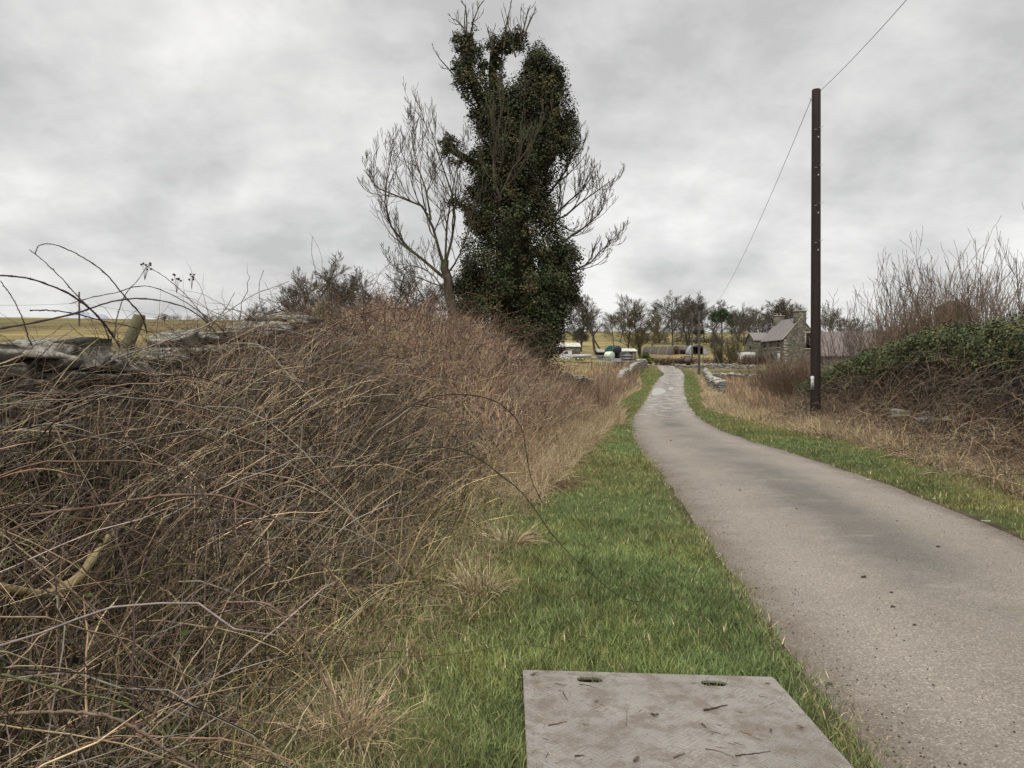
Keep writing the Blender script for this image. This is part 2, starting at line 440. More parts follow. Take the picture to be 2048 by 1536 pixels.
# puddle in the hollow of the lane; pale base colour stands in for reflected sky
pm = MT('puddle_water', 0.28, 1.0); pm.base(pm.ramp(pm.noise(2), (.3, (.26, .25, .225)), (.7, (.34, .325, .29))))
def puddle(pts, name):
    V = []
    for px, row in pts:
        D = D_of_row(row); V.append((PX(px, D), D))
    V = np.array(V); c0 = V.mean(0)
    ring = []
    for i in range(len(V)):
        a, b = V[i], V[(i + 1) % len(V)]
        for t in (0, .25, .5, .75): ring.append(a * (1 - t) + b * t)
    ring = np.array(ring)
    for _ in range(3): ring = (np.roll(ring, 1, 0) + 2 * ring + np.roll(ring, -1, 0)) / 4
    pts3 = []
    for s in (1, .66, .33):
        q = c0 + (ring - c0) * s
        t = np.clip((q[:, 0] - RL(q[:, 1])) / (RR(q[:, 1]) - RL(q[:, 1])), 0, 1)
        pts3.append(np.stack([q[:, 0], q[:, 1], prof(q[:, 1]) + .012 + .03 * np.sin(math.pi * t) + .010], -1))
    n = len(ring); V3 = np.concatenate(pts3 + [np.array([[c0[0], c0[1], float(prof(c0[1])) + .052]])])
    q = [(r * n + i, r * n + (i + 1) % n, (r + 1) * n + (i + 1) % n, (r + 1) * n + i) for r in range(2) for i in range(n)]
    t = [(2 * n + i, 2 * n + (i + 1) % n, 3 * n) for i in range(n)]
    tag(link(name, np_mesh(name, V3, q, t, smooth_sh=True), pm.m), kind='structure')
puddle([(1302, 791), (1306, 778), (1318, 776), (1330, 780), (1334, 785), (1322, 790), (1312, 793)], 'water')
puddle([(1336, 781), (1338, 775), (1348, 775), (1346, 781)], 'water')

# ------------------------------------------------------------------ plank-like stems: generic generators
def arr(lst): return np.array(lst, float)
PAL = dict(straw=(.52, .41, .25), tan=(.36, .265, .17), brown=(.14, .092, .06), dark=(.05, .034, .027), grey=(.27, .235, .195), red=(.25, .142, .10), olive=(.12, .115, .045), green=(.09, .135, .035))
def pal(n, **w):
    keys = list(w); p = np.array([w[k] for k in keys], float); p /= p.sum()
    k = rng.choice(len(keys), n, p=p)
    C = arr([PAL[q] for q in keys])[k]
    return C * rng.uniform(.65, 1.35, (n, 1)) * rng.uniform(.93, 1.07, (n, 3))
def stems(base, L, el, azm, droop, r, K=7, wig=.04, taper=.6, kink=None):
    """curved stems: (M,3) base; el/azm in radians; returns PT, RD"""
    M = len(base); t = np.linspace(0, 1, K)
    d = np.stack([np.cos(el) * np.cos(azm), np.cos(el) * np.sin(azm), np.sin(el)], -1)
    PT = base[:, None, :] + d[:, None, :] * (L[:, None] * t)[:, :, None]
    PT[:, :, 2] -= (droop * L)[:, None] * t ** 2
    # sideways bow and wiggles
    side = np.stack([-np.sin(azm), np.cos(azm), 0 * azm], -1)
    PT += side[:, None, :] * ((rng.normal(0, .14, M) * L)[:, None] * t ** 2)[:, :, None]
    PT[:, 1:] += np.cumsum(rng.normal(0, 1, (M, K - 1, 3)), 1) * (wig * L / K)[:, None, None]
    RD = r[:, None] * (1 - (1 - taper) * t)[None, :]
    RD[:, -1] *= .4
    return PT, RD

# height of the bramble mass above the left verge (absolute z of its top at the wall line)
_hz = ([-5, 2, 4.5, 5.6, 7.2, 10, 12, 15, 20, 24, 27, 30, 35, 45, 60, 75, 90, 130], [1.35, 1.45, 1.54, 1.82, 2.06, 2.2, 2.55, 2.95, 3.05, 2.75, 2.2, 1.9, 1.75, 1.7, 1.75, 2.0, 2.2, 4.2])
def SURF(x, y):
    xe, xw = XE(y), XW(y)
    uu = (xe - x) / np.maximum(xe - xw, .5)
    g = H(x, y)
    top = np.interp(y, *_hz) + (vnoise(x, y, 1.1, 4) - .5) * .5 * smooth(7, 14, y) + (vnoise(x, y, .9, 14) - .5) * .22
    s = np.sin(np.clip(uu, 0, 1) * math.pi / 2) ** 1.05
    s = s * (1 - .75 * smooth(1.05, 1.7, uu))
    s = s * (1 - .30 * smooth(.66, .86, uu) * smooth(3.6, 4.6, y) * smooth(7.6, 6.4, y) * (.5 + vnoise(x, y, 1.3, 66)))
    return g + np.maximum(top - g, .1) * s, uu

def mass(n, y0, y1, ulo, uhi, depth, ypow=1.0):
    y = y0 + (y1 - y0) * rng.random(n) ** ypow
    uu = rng.uniform(ulo, uhi, n)
    x = XE(y) + (XW(y) - XE(y)) * uu
    s, _ = SURF(x, y); g = H(x, y)
    z = np.maximum(g + .01, s - depth * rng.random(n) ** 1.3)
    return np.stack([x, y, z], -1), uu
# ---- near tangle
parts = []
def add(PT, RD, col, S=3): 
    V, q, C = tubes_data(PT, RD, S, col); parts.append((V, q, None, C))
N = 13500
b, uu = mass(N, .9, 9.5, .10, 1.12, 1.0, 1.15)
L = rng.uniform(.16, .85, N) * np.where(rng.random(N) < .12, 1.4, 1) * (.55 + .45 * np.clip(uu * 2.2, 0, 1)); el = np.clip(rng.normal(1.0, .42, N), -.5, 1.52)
azm = np.where(rng.random(N) < .6, rng.normal(.3, .5, N), rng.uniform(-3.14, 3.14, N))
r = rng.uniform(.0011, .0024, N) * (1 + b[:, 1] * .05) * np.where(rng.random(N) < .2, 1.7, 1.15)
b[:, 2] -= L * np.sin(el) * .5
PT, RD = stems(b, L, el, azm, rng.uniform(.0, .42, N), r, wig=.1)
C = pal(N, straw=2.4, tan=4.0, brown=3.0, grey=2.4, dark=3.0, olive=.4) * rng.uniform(.42, 1.32, (N, 1)) * (.55 + .75 * vnoise(b[:, 0], b[:, 1], 1.6, 61))[:, None]
C[uu < .2] *= np.array((1.15, 1.2, .9))
add(PT, RD, C)
# fine dead leaf litter / broken bits, mostly low, darkened in colour for shade in the gaps
N = 6000
b, uu = mass(N, .9, 9.5, -.03, 1.0, 1.1, 1.1)
L = rng.uniform(.06, .35, N)
PT, RD = stems(b, L, rng.normal(.1, .5, N), rng.uniform(-3.14, 3.14, N), rng.uniform(0, .5, N), rng.uniform(.001, .0022, N), K=4, wig=.1)
add(PT, RD, pal(N, tan=.8, brown=3, dark=4, grey=.3) * .6)
# thicker canes weaving through
N = 560
b, uu = mass(N, 1.2, 10, .3, 1.05, .5)
L = rng.uniform(.5, 1.5, N)
az2 = np.where(rng.random(N) < .6, rng.normal(0, .5, N), rng.uniform(-3.14, 3.14, N))
PT, RD = stems(b, L, rng.normal(.45, .3, N), az2, rng.uniform(.3, .95, N), rng.uniform(.0024, .0045, N), K=12, wig=.09)
add(PT, RD, pal(N, brown=3, tan=1, dark=3.5, grey=.8, red=.4) * .9, 4)
# thin canes sticking up against the sky along the wall line
N = 300
y = rng.uniform(3.6, 13, N); x = XW(y) + rng.uniform(-.3, .7, N); z = np.interp(y, *_hz) - .25
L = rng.uniform(.3, 1.05, N) * (.55 + y * .05)
PT, RD = stems(np.stack([x, y, z], -1), L, rng.normal(.95, .35, N), rng.uniform(-3.14, 3.14, N), rng.uniform(.1, 1.0, N), rng.uniform(.0016, .003, N) * (.6 + y * .07), K=12, wig=.14, taper=.35)
add(PT, RD, pal(N, dark=4, brown=3), 4)
# brambles draped over the wall top
N = 3600
y = 4.3 + 7.5 * rng.random(N) ** .9; keep_ = (y > 5.4) | (rng.random(N) < .3); y = y[keep_]; N = len(y)
x = XW(y) + rng.uniform(-.1, .62, N); z = np.interp(y, [0, 4, 5.2, 6.2, 8.5, 9.6, 12], [1.42, 1.54, 1.66, 1.64, 1.86, 2.1, 2.26]) + .1 - rng.random(N) ** 1.3 * .5 - np.clip(x - XW(y) - .3, 0, 1) * .5 + (vnoise(y, y * 0, 1.7, 92) - .5) * .16
L = rng.uniform(.15, .75, N)
PT, RD = stems(np.stack([x, y, z], -1), L, rng.normal(.25, .5, N), rng.uniform(-3.14, 3.14, N), rng.uniform(.1, .9, N), rng.uniform(.0013, .0028, N) * (.7 + y * .05), K=7, wig=.13)
add(PT, RD, pal(N, dark=3, brown=4, tan=2.6, straw=.6, grey=1.4) * rng.uniform(.5, 1.2, (N, 1)))
# matted dead leaves caught in the stems, colour dimmed for the shade between them
N = 5000
b, uu = mass(N, .9, 9, .05, 1.05, 1.0, 1.1)
nr = rng.normal(0, 1, (N, 3)); nr /= np.linalg.norm(nr, axis=1, keepdims=True); a_ = np.cross(nr, rng.normal(0, 1, (N, 3))); a_ /= np.linalg.norm(a_, axis=1, keepdims=True); b2 = np.cross(nr, a_); sz = rng.uniform(.008, .022, (N, 1))
V = np.stack([b - a_ * sz, b - b2 * sz * .5, b + a_ * sz, b + b2 * sz * .5 + nr * sz * .3], 1).reshape(-1, 3)
parts.append((V, np.arange(N * 4).reshape(N, 4), None, np.repeat(pal(N, brown=4, dark=5, olive=2.0, green=1.4) * .7, 4, 0)))
# short broken straw and grass matted along the bank's foot
N = 9000
y = .9 + 9 * rng.random(N) ** 1.3; x = XE(y) - rng.random(N) ** 1.2 * 1.1 + .12
b = np.stack([x, y, H(x, y) + rng.random(N) * .16 * np.clip((XE(y) - x) * 2 + .3, 0, 1)], -1)
PT, RD = stems(b, rng.uniform(.08, .34, N), np.clip(rng.normal(.45, .45, N), -.2, 1.4), rng.uniform(-3.14, 3.14, N), rng.uniform(.1, .8, N), rng.uniform(.0009, .0018, N), K=5, wig=.12)
add(PT, RD, pal(N, straw=4, tan=3.5, brown=1.5, olive=1.6, green=1.8, dark=.5))
# tall straw where the bank meets the verge further off
N = 8000
y = 8.5 + 20 * rng.random(N) ** 1.2; x = XE(y) - rng.random(N) ** 1.1 * 1.1 + .25
b = np.stack([x, y, H(x, y) + rng.random(N) * .12], -1)
PT, RD = stems(b, rng.uniform(.2, .62, N) * (.6 + .8 * vnoise(x, y, .8, 91)), np.clip(rng.normal(.95, .4, N), .1, 1.5), rng.uniform(-3.14, 3.14, N), rng.uniform(.1, .9, N), rng.uniform(.0016, .0028, N) * (.7 + y * .045), K=5, wig=.1)
add(PT, RD, pal(N, straw=5, tan=3.5, olive=1.0, red=.5))
V, q, t, c = merge(parts)
tag(link('bramble_tangle', np_mesh('bramble_tangle', V, q, col=c), M_stem), kind='stuff', label='tangled dry bramble and dead grass stems filling the foreground bank')

# ---- middle tangle (reddish brown mound before the tree) and far strip
parts = []
N = 24000
b, uu = mass(N, 9, 30, .0, 1.25, .7, 1.0)
L = rng.uniform(.25, .9, N); el = np.clip(rng.normal(1.0, .4, N), -.3, 1.5)
r = .0022 + b[:, 1] * .00017 * rng.uniform(.6, 1.3, N)
b[:, 2] -= L * .5
PT, RD = stems(b, L, el, rng.uniform(-3.14, 3.14, N), rng.uniform(.0, .55, N), r, K=6, wig=.15)
C = pal(N, straw=2.2, tan=4.4, brown=2.4, red=3.4, grey=1.4, dark=1.2) * 1.12
C *= (.8 + .5 * vnoise(b[:, 0], b[:, 1], .7, 21))[:, None]
m = uu < .18
C[m] = C[m] * .5 + np.array((.2, .15, .075)) * .62
add(PT, RD, C)
N = 1500
b, uu = mass(N, 10, 27, .35, 1.3, .35)
L = rng.uniform(.8, 2.0, N)
PT, RD = stems(b, L, rng.normal(.75, .35, N), rng.uniform(-3.14, 3.14, N), rng.uniform(.2, .85, N), rng.uniform(.004, .0075, N), K=10, wig=.2, taper=.35)
add(PT, RD, pal(N, dark=3, brown=2, red=1))
V, q, t, c = merge(parts)
tag(link('bramble_mound', np_mesh('bramble_mound', V, q, col=c), M_stem), kind='stuff', label='reddish brown bramble mound rising in front of the ivy covered tree')

def far_scrub(name, n, xy, hgt, colw, rk=.00022, K=4, label=None, elm=1.2, hsd=.25):
    x, y = xy
    g = H(x, y)
    hh = hgt * rng.uniform(.45, 1.2, n) * (.55 + .9 * vnoise(x, y, .35, 30))
    b = np.stack([x, y, g - .02], -1)
    el = np.clip(rng.normal(elm, .3, n), .2, 1.55)
    PT, RD = stems(b, hh, el, rng.uniform(-3.14, 3.14, n), rng.uniform(0, .35, n), (.002 + y * rk) * rng.uniform(.6, 1.3, n), K=K, wig=.15, taper=.4)
    C = pal(n, **colw) * (.75 + .6 * vnoise(x, y, .25, 31))[:, None]
    V, q, C = tubes_data(PT, RD, 3, C)
    return V, q, None, C
parts = []
n = 17000
y = 29 + 98 * rng.random(n) ** 1.5
uu = rng.uniform(-.02, 1.6, n); x = XE(y) + (XW(y) - XE(y)) * uu - (uu > 1) * rng.random(n) * 4
parts.append(far_scrub('', n, (x, y), 1.15, dict(red=2.6, tan=3.4, brown=3, straw=.7, dark=.6)))
n = 9000   # yellow grass skirt at its foot
y = 24 + 100 * rng.random(n) ** 1.5
x = XE(y) + rng.uniform(-1.3, .55, n)
parts.append(far_scrub('', n, (x, y), .55, dict(straw=5, tan=2.0, olive=.6), elm=.95))
n = 17000   # field beyond the wall, rough
y = 45 + 72 * rng.random(n); x = XW(y) - 1 - rng.random(n) * 24
k = vnoise(x, y, .12, 44) > .22
k &= ~((np.abs(y - 90 - 4 * vnoise(x, y, .2, 3)) < 6) & (x < XW(y) - 4.5))
parts.append(far_scrub('', k.sum(), (x[k], y[k]), .85, dict(tan=3, red=1.5, straw=2, brown=2.4)))
V, q, t, c = merge(parts)
tag(link('roadside_scrub', np_mesh('roadside_scrub', V, q, col=c), M_stem), kind='stuff', label='brown dead herb stems and yellow grass along the far left of the lane')

# right side scrub between lane and hedge
parts = []
n = 20000
y = 20 + 72 * rng.random(n) ** 1.35
x = XG(y) + .3 + rng.random(n) ** 1.25 * (5 + y * .16)
k = ~((x > 9.5) & (y < 25))
hx = np.clip((x - XG(y)) / 2.5, .35, 1)
parts.append(far_scrub('', k.sum(), (x[k], y[k]), .98 * hx[k], dict(red=2.3, tan=3.6, brown=2.7, straw=1.4)))
n = 9000
y = 15 + 85 * rng.random(n) ** 1.6
x = XG(y) + rng.uniform(-.25, 1.0, n)
parts.append(far_scrub('', n, (x, y), .5, dict(straw=5, tan=1.4, olive=.8), elm=.9))
V, q, t, c = merge(parts)
tag(link('dead_willowherb', np_mesh('dead_willowherb', V, q, col=c), M_stem), kind='stuff', label='reddish dry weed stems with straw grass beside the lane on the right')

# ------------------------------------------------------------------ grass
def blades(x, y, h, w, colr, lean=.5, droop=.35, zoff=-.01):
    n = len(x); z = H(x, y) + zoff
    az_ = rng.uniform(-math.pi, math.pi, n); fa = rng.uniform(-math.pi, math.pi, n)
    tl = np.abs(rng.normal(0, lean, n)); t = np.array([0, .55, 1.0])
    d = np.stack([np.cos(az_) * np.sin(tl), np.sin(az_) * np.sin(tl), np.cos(tl)], -1)
    PT = np.stack([x, y, z], -1)[:, None, :] + d[:, None, :] * (h[:, None] * t)[:, :, None]
    PT[:, :, 2] -= (droop * rng.random(n) * h * np.sin(tl + .3))[:, None] * t ** 2
    PT[:, :, 0] += (np.cos(az_) * h * .25 * rng.random(n))[:, None] * t ** 2
    PT[:, :, 1] += (np.sin(az_) * h * .25 * rng.random(n))[:, None] * t ** 2
    s = np.stack([np.cos(fa), np.sin(fa), 0 * fa], -1) * w[:, None] * .5
    V = np.stack([PT[:, 0] - s, PT[:, 0] + s, PT[:, 1] + s * .8, PT[:, 1] - s * .8, PT[:, 2]], 1)
    i = np.arange(n) * 5
    q = np.stack([i, i + 1, i + 2, i + 3], -1); tr = np.stack([i + 3, i + 2, i + 4], -1)
    return V.reshape(-1, 3), q, tr, np.repeat(colr, 5, axis=0)
MAT = (0.062, 1.295, 1.40, 3.775)   # ground mat x0,x1,y0,y1
SLOTS = [(.38, 3.675), (.975, 3.675)]
def off_mat(x, y):
    inside = (x > MAT[0] - .01) & (x < MAT[1] + .01) & (y > MAT[2]) & (y < MAT[3] + .005)
    for sx, sy in SLOTS: inside &= ~((np.abs(x - sx) < .06) & (np.abs(y - sy) < .03))
    return ~inside
def gcol(x, y, strawp):
    n = len(x); c = np.zeros((n, 3)) + (.165, .212, .076)
    v_ = vnoise(x, y, 1.3, 11)[:, None]; v2 = vnoise(x, y, 5, 12)[:, None]
    c = c * (.75 + .45 * v_) * (.78 + .4 * v2)
    yl = (vnoise(x, y, 2.6, 18)[:, None] > .6) & (rng.random((n, 1)) < .4)
    c = np.where(yl, c * (1.2, 1.03, .9), c)
    c[:, 0] *= .85 + .5 * vnoise(x, y, .6, 13)
    st = rng.random(n) < strawp
    c[st] = pal(int(st.sum()), straw=3, tan=2, brown=1)
    return c * rng.uniform(.65, 1.4, (n, 1))
gp = []
# left verge
n = 400000
y = np.concatenate([1.3 + 118 * rng.random(250000) ** 2.8, 1.3 + 6.5 * rng.random(150000)])
ra = rng.random(n)
xa = XE(y) - .45; xb = RL(y) + .14 - .16 * vnoise(y, y * 0, 3.2, 50) - .12 * rng.random(n)
x = xa + (xb - xa) * ra
k = off_mat(x, y)
x, y = x[k], y[k]
edge_l = np.clip((XE(y) + .5 - x) / .9, 0, 1)
edge_r = np.clip(1 - (RL(y) - x) / .18, 0, 1)
pch = vnoise(x, y, 1.9, 60)
h = rng.uniform(.035, .085, len(x)) * (1 + .9 * edge_l) * (1 - .2 * edge_r) * (.7 + .6 * pch) * rng.uniform(.5, 1.35, len(x)) + y * .0006
w = .0022 + .0009 * y * .55
gp.append(blades(x, y, h, w * rng.uniform(.7, 1.3, len(x)), gcol(x, y, .035 + .5 * edge_l ** 1.5 + .25 * edge_r), lean=.85, droop=.6))
# green showing in the bank's foot
n = 20000
y = 1.2 + 9 * rng.random(n) ** 1.5; x = XE(y) - rng.random(n) ** 1.5 * 1.7
x, y = x, y
gp.append(blades(x, y, rng.uniform(.06, .2, n), .003 + .0006 * y, gcol(x, y, .38), lean=.6))
# right verge
n = 95000
y = 4.2 + 112 * rng.random(n) ** 2.1
xa = RR(y) - .10 + .2 * vnoise(y, y * 0, 2.2, 51) + .1 * rng.random(n) ** 2; xb = XG(y) + .45
x = xa + (xb - xa) * rng.random(n)
er = np.clip((x - XG(y) + .5) / .8, 0, 1)
h = rng.uniform(.035, .08, n) * (1 + .9 * er) * (.6 + .9 * vnoise(x, y, 1.9, 60)) + y * .0006
gp.append(blades(x, y, h, (.0022 + .00055 * y) * rng.uniform(.7, 1.3, n), gcol(x, y, .04 + .45 * er), lean=.55))
# rough straw behind the right verge
n = 30000
y = 5 + 18 * rng.random(n); x = XG(y) - .1 + rng.random(n) ** 1.3 * 1.8
gp.append(blades(x, y, rng.uniform(.12, .38, n), .003 + .0003 * y, gcol(x, y, .78), lean=.75, droop=.8))
# field strip of green beyond wall and grass over the crest
n = 9000
y = 50 + 90 * rng.random(n); x = rng.uniform(-6, 60, n)
k = (x < XW(y) - 1) | (x > XG(y) + 4) | ((y > 118) & (np.minimum(x - RL(y), RR(y) - x) < -.3))
x, y = x[k], y[k]
gp.append(blades(x, y, rng.uniform(.12, .3, len(x)), np.full(len(x), .05), gcol(x, y, .35)))
V, q, t, c = merge(gp)
tag(link('grass', np_mesh('grass', V, q, t, col=c), M_grass), kind='stuff', label='short green grass verges on both sides of the lane')

# straw tussocks, dead bracken
def tussock(name, x, y, n, hh, spread, colw, label, cat, lean=.6):
    e = empty(name, (x, y, float(H(x, y))), label, cat)
    a = rng.uniform(-3.14, 3.14, n); rr_ = spread * rng.random(n) ** .7
    b = np.stack([rr_ * np.cos(a) * .6, rr_ * np.sin(a) * .6, rng.uniform(-.02, .01, n)], -1)
    el = np.clip(rng.normal(math.pi / 2 - lean, .3, n), .1, 1.5)
    PT, RD = stems(b, hh * rng.uniform(.4, 1.15, n), el, a + rng.normal(0, .5, n), rng.uniform(.1, .9, n), rng.uniform(.0012, .0024, n) * (1 + y * .06), K=6, wig=.07)
    tubes('stems', PT, RD, M_stem, 3, pal(n, **colw), e)
def gxy(px, row):
    D = D_of_row(row); return PX(px, D), D
tussock('grass_tussock', *gxy(960, 1225), 420, .34, .16, dict(straw=4, tan=2, green=1.6), 'upright straw and green grass tussock at the foot of the brambles, nearest the mat', 'grass tussock', .4)
tussock('grass_tussock', *gxy(1015, 1108), 420, .38, .2, dict(straw=4, tan=2.5, olive=1), 'flopped yellow grass tussock on the left verge beneath the long arching cane', 'grass tussock', .9)
tussock('grass_tussock', *gxy(690, 1530), 420, .36, .16, dict(straw=5, tan=2.5), 'pale straw tussock at the bottom edge left of the mat', 'grass tussock', .35)
tussock('grass_tussock', *gxy(1135, 900), 380, .55, .4, dict(straw=5, tan=2, olive=1), 'tall yellow grass tussock where the bramble mound meets the verge', 'grass tussock', .6)
tussock('grass_tussock', *gxy(1765, 905), 320, .42, .32, dict(straw=5, tan=1.5), 'golden flattened tussock at the edge of the right verge', 'grass tussock', 1.0)
tussock('dead_bracken', *gxy(1108, 985), 520, .42, .42, dict(red=4, brown=4, dark=1), 'collapsed rust brown dead bracken lying on the left verge', 'dead fern', 1.15)

# ------------------------------------------------------------------ dry stone walls
def _stone_template(n=5):
    ps, qs = [], []
    k = 0
    g = np.linspace(-1, 1, n)
    for ax in range(3):
        for s in (-1, 1):
            A, B = np.meshgrid(g, g)
            p = np.zeros((n, n, 3)); p[..., ax] = s; p[..., (ax + 1) % 3] = A * s; p[..., (ax + 2) % 3] = B
            ii = np.arange(n * n).reshape(n, n) + k; k += n * n
            ps.append(p.reshape(-1, 3)); qs.append(np.stack([ii[:-1, :-1], ii[:-1, 1:], ii[1:, 1:], ii[1:, :-1]], -1).reshape(-1, 4))
    Pn = np.concatenate(ps); 
    nrm = np.linalg.norm(Pn, axis=1, keepdims=True)
    blend = Pn / nrm * 1.15 * .55 + Pn * .45
    return blend, np.concatenate(qs)
_STV, _STQ = _stone_template(4)
_ST6 = _stone_template(7)
def stones(ctr, size, yaw, tiltv, jit=.16, fine=False):
    """ctr (M,3), size (M,3) half sizes, yaw (M)"""
    SV, SQ = _ST6 if fine else (_STV, _STQ)
    M = len(ctr); nv = len(SV)
    V = np.repeat(SV[None], M, 0)
    ph = rng.uniform(0, 6.28, (M, 1, 3)); fr = rng.uniform(1.2, 2.6, (M, 1, 3))
    V = V * (1 + jit * np.sin(V[:, :, [1, 2, 0]] * fr + ph) + jit * .7 * np.sin(V[:, :, [2, 0, 1]] * fr * 1.7 + ph * 2))
    if fine:
        V = V * (1 + .035 * np.sin(V[:, :, [2, 0, 1]] * 5.3 + ph * 3)) + .035 * np.sin(V[:, :, [1, 2, 0]] * 9.1 + ph * 5)
    V = V * size[:, None, :]
    ct, st = np.cos(tiltv)[:, None], np.sin(tiltv)[:, None]
    X, Y, Z = V[..., 0], V[..., 1], V[..., 2]
    X, Z = X * ct - Z * st, X * st + Z * ct
    cy, sy = np.cos(yaw)[:, None], np.sin(yaw)[:, None]
    V = np.stack([X * cy - Y * sy, X * sy + Y * cy, Z], -1) + ctr[:, None, :]
    Q = (SQ[None] + (np.arange(M) * nv)[:, None, None]).reshape(-1, 4)
    return V.reshape(-1, 3), Q
def wall(name, path, zb, zt, th, sl, sh, mat, label, cap=True, cat='stone wall', rough=.0, fine=False):
    """path list of (x,y); zb, zt callables of (x,y,s); sl mean half length; sh half course height"""
    P_ = arr(path); seg = np.linalg.norm(np.diff(P_, axis=0), axis=1); cum = np.concatenate([[0], np.cumsum(seg)])
    def at(s):
        return np.stack([np.interp(s, cum, P_[:, 0]), np.interp(s, cum, P_[:, 1])], -1)
    e = empty(name, (P_[0, 0], P_[0, 1], float(zb(P_[0, 0], P_[0, 1], 0))), label, cat)
    org = arr(e.location)
    cs, ss, yw, tl = [], [], [], []; caps = []
    s = 0.0
    courses = 30
    for k in range(courses):
        s = rng.uniform(0, sl); any_ = False
        while s < cum[-1]:
            l = sl * rng.uniform(.6, 1.5)
            p = at(s + l); b0 = float(zb(p[0], p[1], s)); t0 = float(zt(p[0], p[1], s)) + rough * (float(vnoise(s, 0, .8, 90)) - .5)
            z = b0 + sh * (2 * k + 1)
            if z < t0 + sh * .3:
                any_ = True
                d = at(s + l + .05) - at(s + l - .05)
                cs.append((p[0], p[1], z + rng.normal(0, sh * .12))); ss.append((l * 1.02, th * .5 * rng.uniform(.85, 1.12), sh * rng.uniform(.92, 1.2)))
                yw.append(math.atan2(d[1], d[0]) + rng.normal(0, .06)); tl.append(rng.normal(0, .05))
            s += 2 * l
        if not any_: break
    Vc, Qc = stones(arr(cs) - org, arr(ss), arr(yw), arr(tl), .16, fine)
    link('stonework', np_mesh('stonework', Vc, Qc), mat, e)
    if cap:
        cs, ss, yw, tl = [], [], [], []
        s = 0.1
        while s < cum[-1] - .1:
            l = sl * rng.uniform(.55, 1.5); hh = sh * rng.uniform(.8, 1.9)
            p = at(s + l); t0 = float(zt(p[0], p[1], s)) + rough * (float(vnoise(s, 0, .8, 90)) - .5)
            d = at(s + l + .05) - at(s + l - .05)
            cs.append((p[0], p[1], t0 + hh * .75)); ss.append((l * 1.05, th * .5 * rng.uniform(.8, 1.3), hh))
            yw.append(math.atan2(d[1], d[0]) + rng.normal(0, .22)); tl.append(rng.normal(0, .2))
            s += 2 * l * rng.uniform(.95, 1.05)
        Vc, Qc = stones(arr(cs) - org, arr(ss), arr(yw), arr(tl), .2, fine)
        link('coping_stones', np_mesh('coping_stones', Vc, Qc), mat, e)
    return e
_wt = ([0, 4, 5.2, 6.2, 8.5, 9.6, 12, 15, 20, 30, 45], [1.42, 1.54, 1.66, 1.64, 1.86, 2.1, 2.26, 2.1, 2.0, 1.8, 1.4])
wp = [(float(XW(y)), y) for y in (1, 4, 8, 12, 16, 20, 24, 28, 33, 38, 44)]
wall('drystone_wall', wp, lambda x, y, s: H(x, y) - .1, lambda x, y, s: np.interp(y, *_wt), .5, .15, .045, M_stone,
     'mossy grey drystone wall half buried in brambles at the left, nearest the camera', rough=.3, fine=True)
wp = [(float(XW(y)), y) for y in (44, 55, 64, 72, 80, 88, 98, 106, 116, 125)]
wall('drystone_wall', wp, lambda x, y, s: H(x, y) - .1, lambda x, y, s: H(x, y) + .1 + 1.0 * smooth(72, 82, y), .55, .19, .095, M_stone_far,
     'pale lichened drystone wall running along the far left side of the lane', rough=.5)
wr = [(15.9, 58), (17.5, 66), (19.6, 76), (22.5, 88), (25.9, 103)]
wall('drystone_wall', wr, lambda x, y, s: H(x, y) - .1, lambda x, y, s: H(x, y) + .75, .55, .2, .1, M_stone_far,
     'pale lichened drystone wall running along the right side of the lane by the far pole', rough=.4)
wall('drystone_wall', [(25.0, 99), (27.2, 91), (29.5, 86)], lambda x, y, s: H(x, y) - .1, lambda x, y, s: H(x, y) + .6, .5, .2, .09, M_stone_far,
     'low drystone wall crossing the field towards the ruined farmhouse', rough=.3)
wall('drystone_wall', [(27, 128), (33, 126), (39, 124)], lambda x, y, s: H(x, y) - .1, lambda x, y, s: H(x, y) + .5, .5, .24, .1, M_stone_far,
     'distant low drystone wall beyond the bend of the lane near the thin tree', rough=.3)

# ------------------------------------------------------------------ posts and wires on the left wall
pmat = MT('weathered_post', .9, .1)
pn_ = pmat.noise(14, 6, .6, (1, 1, .2))
pmat.base(pmat.mix(pmat.ramp(pmat.noise(4, 3), (.45, 0.0), (.6, .7)), pmat.ramp(pn_, (.3, (.07, .058, .038)), (.7, (.17, .15, .105))), (.10, .11, .04)))
pmat.bump(pn_, .6, .01)
def post(px, row_top, D, dpx, lean, label, hgt=1.3):
    x, y, z = P(px, row_top, D); r_ = dpx / F * D / 2
    e = empty('fence_post', (x, y, z - hgt), label, 'fence post', 'fence posts behind the left wall')
    K = 8; t = np.linspace(0, 1, K)
    pts = np.stack([lean * (t - 1) * hgt, 0 * t, t * hgt], -1)
    pts = np.concatenate([pts, pts[-1:] + [[0, 0, .008]], pts[-1:] + [[0, 0, .012]]])[None]
    rd = np.concatenate([np.full(K, r_) * rng.uniform(.95, 1.05, K), [r_ * .8, .001]])[None]
    tubes('timber', pts, rd, pmat.m, 10, None, e)
    return (x, y, z)
p1 = post(280, 632, 6.25, 24, .42, 'leaning round timber fence post standing above the near wall at the far left')
p2 = post(638, 606, 12.0, 13, .12, 'short round timber fence post poking above the brambles before the bare shrubs')
wmat = MT('galvanised_wire', .5, .5); wmat.b.inputs['Metallic'].default_value = .6; wmat.base(wmat.ramp(wmat.noise(40), (.3, (.12, .09, .07)), (.7, (.22, .2, .18))))
